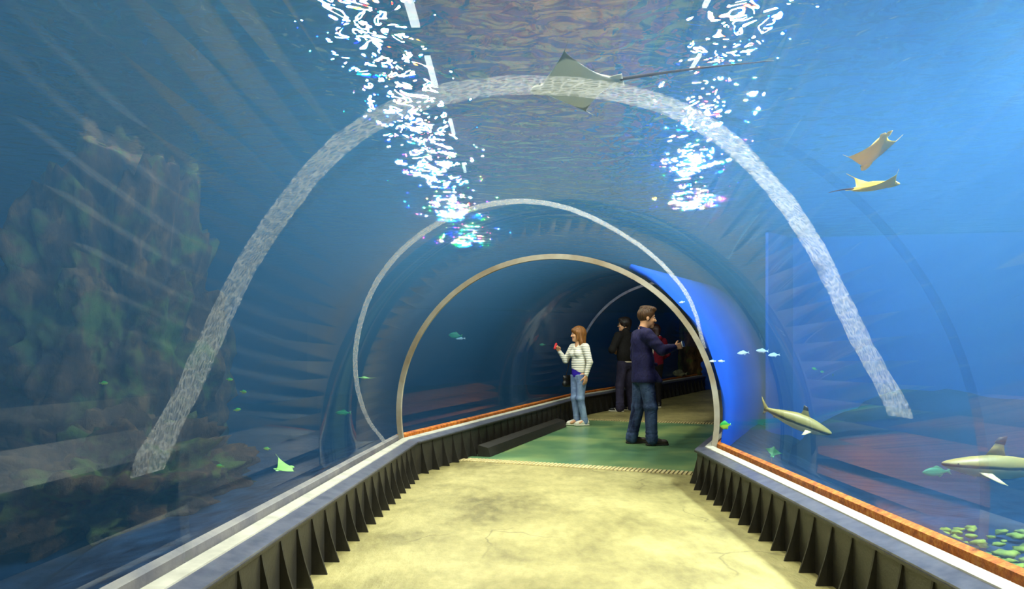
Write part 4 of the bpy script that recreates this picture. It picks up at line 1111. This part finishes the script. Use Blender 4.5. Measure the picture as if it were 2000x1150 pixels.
ray(1708, 364, 3.2, 0.33, 0.27, M['rayyellow'], 12, -10, 12, 'thin olive yellow ray seen nearly edge-on under the bright yellow ray', 0.6, 0.22)
ray(556, 914, 4.2, 0.20, 0.15, M['raygreen'], 60, 0, 28, 'small light green ray gliding just above the kerb sealant', 0.0, 0.22)
ray(712, 738, 7.5, 0.26, 0.20, M['raygreen'], 90, 0, 4, 'faint flat green ray hovering in the open blue water', 0.4, 0.06)
ray(1510, 882, 5.1, 0.15, 0.12, M['teal'], 60, -35, 20, 'small teal ray rising from the sand under the diving shark', 1.0, 0.1)

def fish(px, py, Y, ln, m, yaw, pitch, label, group=None, deep=0.16, name='fish'):
    root = empty(name, at(px, py, Y)); orient(root, yaw, pitch); tag(root, label, 'fish', group); L = ln
    secs = [(0.5, 0, 0.006, 0.008), (0.46, 0, 0.03, 0.3 * deep), (0.36, 0.0, 0.055, 0.72 * deep), (0.2, 0, 0.068, deep), (0.02, 0, 0.06, 0.95 * deep), (-0.16, 0, 0.04, 0.62 * deep), (-0.28, 0, 0.02, 0.30 * deep), (-0.34, 0, 0.008, 0.22 * deep)]
    body_loft('body', [(a * L, b * L, c * L, d * L) for a, b, c, d in secs], m, root, 12)
    plate('tail_fin', [(-0.31 * L, 0.03 * L), (-0.31 * L, -0.03 * L), (-0.5 * L, -0.13 * L), (-0.43 * L, 0), (-0.5 * L, 0.13 * L)], 0.012 * L, m, root)
    plate('dorsal_fin', [(0.22 * L, deep * 0.9 * L), (-0.18 * L, deep * 0.5 * L), (-0.20 * L, deep * 0.7 * L), (0.0, (deep + 0.07) * L)], 0.012 * L, m, root)
    plate('anal_fin', [(0.0 * L, -deep * 0.9 * L), (-0.18 * L, -deep * 0.5 * L), (-0.2 * L, -deep * 0.8 * L), (-0.08 * L, -(deep + 0.05) * L)], 0.012 * L, m, root)
    eyes(root, 0.38 * L, 0.05 * L, 0.03 * L, 0.018 * L)
    return root
fish(1417, 830, 5.62, 0.092, M['bat'], 165, 10, 'round green batfish swimming beside the bronze joint', None, 0.36, 'batfish')
fish(1830, 921, 5.2, 0.22, M['teal'], 178, 3, 'slim teal fish low over the sand ahead of the level shark', None, 0.15)
for (x, y, d) in [(1452, 689, 8), (1489, 685, -4), (1512, 693, 6)]:
    fish(x, y, 6.4, 0.115, M['silver'], 176 if x != 1489 else 172, d * 0.6, 'silver fish in the trio above the diving shark', 'silver trio above the shark', 0.15)
for (x, y) in [(1392, 705), (1409, 705)]:
    fish(x, y, 5.35 if x < 1400 else 5.2, 0.055, M['silver'], 178, 0, 'tiny silver fish in the pair close to the bronze joint', 'silver pair by the joint', 0.15)
for i, (x, y) in enumerate([(1591, 720), (1606, 726), (1627, 732)]):
    fish(x, y, 6.0, 0.05, M['teal'], 150 - 40 * i, -20 + 15 * i, 'tiny teal fish in the cluster between trio and level shark', 'tiny teal fish cluster', 0.2)
fish(890, 655, 11.5, 0.24, M['teal'], 178, -4, 'bright teal fish in the open water beyond the green floor, topmost of two', None, 0.2)
fish(900, 661, 11.3, 0.16, M['silver'], 176, 4, 'thin pale fish just under the bright teal fish', None, 0.1)
fish(1060, 673, 13.0, 0.12, M['teal'], 176, 0, 'small teal fish swimming toward the raised hand of the striped woman', None, 0.18)
fish(671, 806, 7.2, 0.17, M['teal'], 180, 0, 'faint slim teal fish beside the narrow reflection strip, low over the sand', None, 0.14)
fish(1332, 590, 5.6, 0.05, M['silver'], 170, 10, 'tiny silver fish high above the bronze joint near the narrow reflection strip', None, 0.16)
for (x, y, Y) in [(202, 748, 4.0), (463, 800, 4.6), (475, 765, 4.4), (430, 910, 4.0), (522, 876, 4.6), (448, 741, 4.8)]:
    fish(x, y, Y, 0.05, M['bat'], random.choice([0, 180]) + random.uniform(-20, 20), random.uniform(-15, 15), 'tiny green fish drifting in front of the brown rock', 'tiny fish by the rock', 0.2)
g = fish(1328, 729, 15.95, 0.34, M['grouper'], 172, -4, 'brown mottled grouper resting on the ledge beside the rock column', None, 0.24, 'grouper')
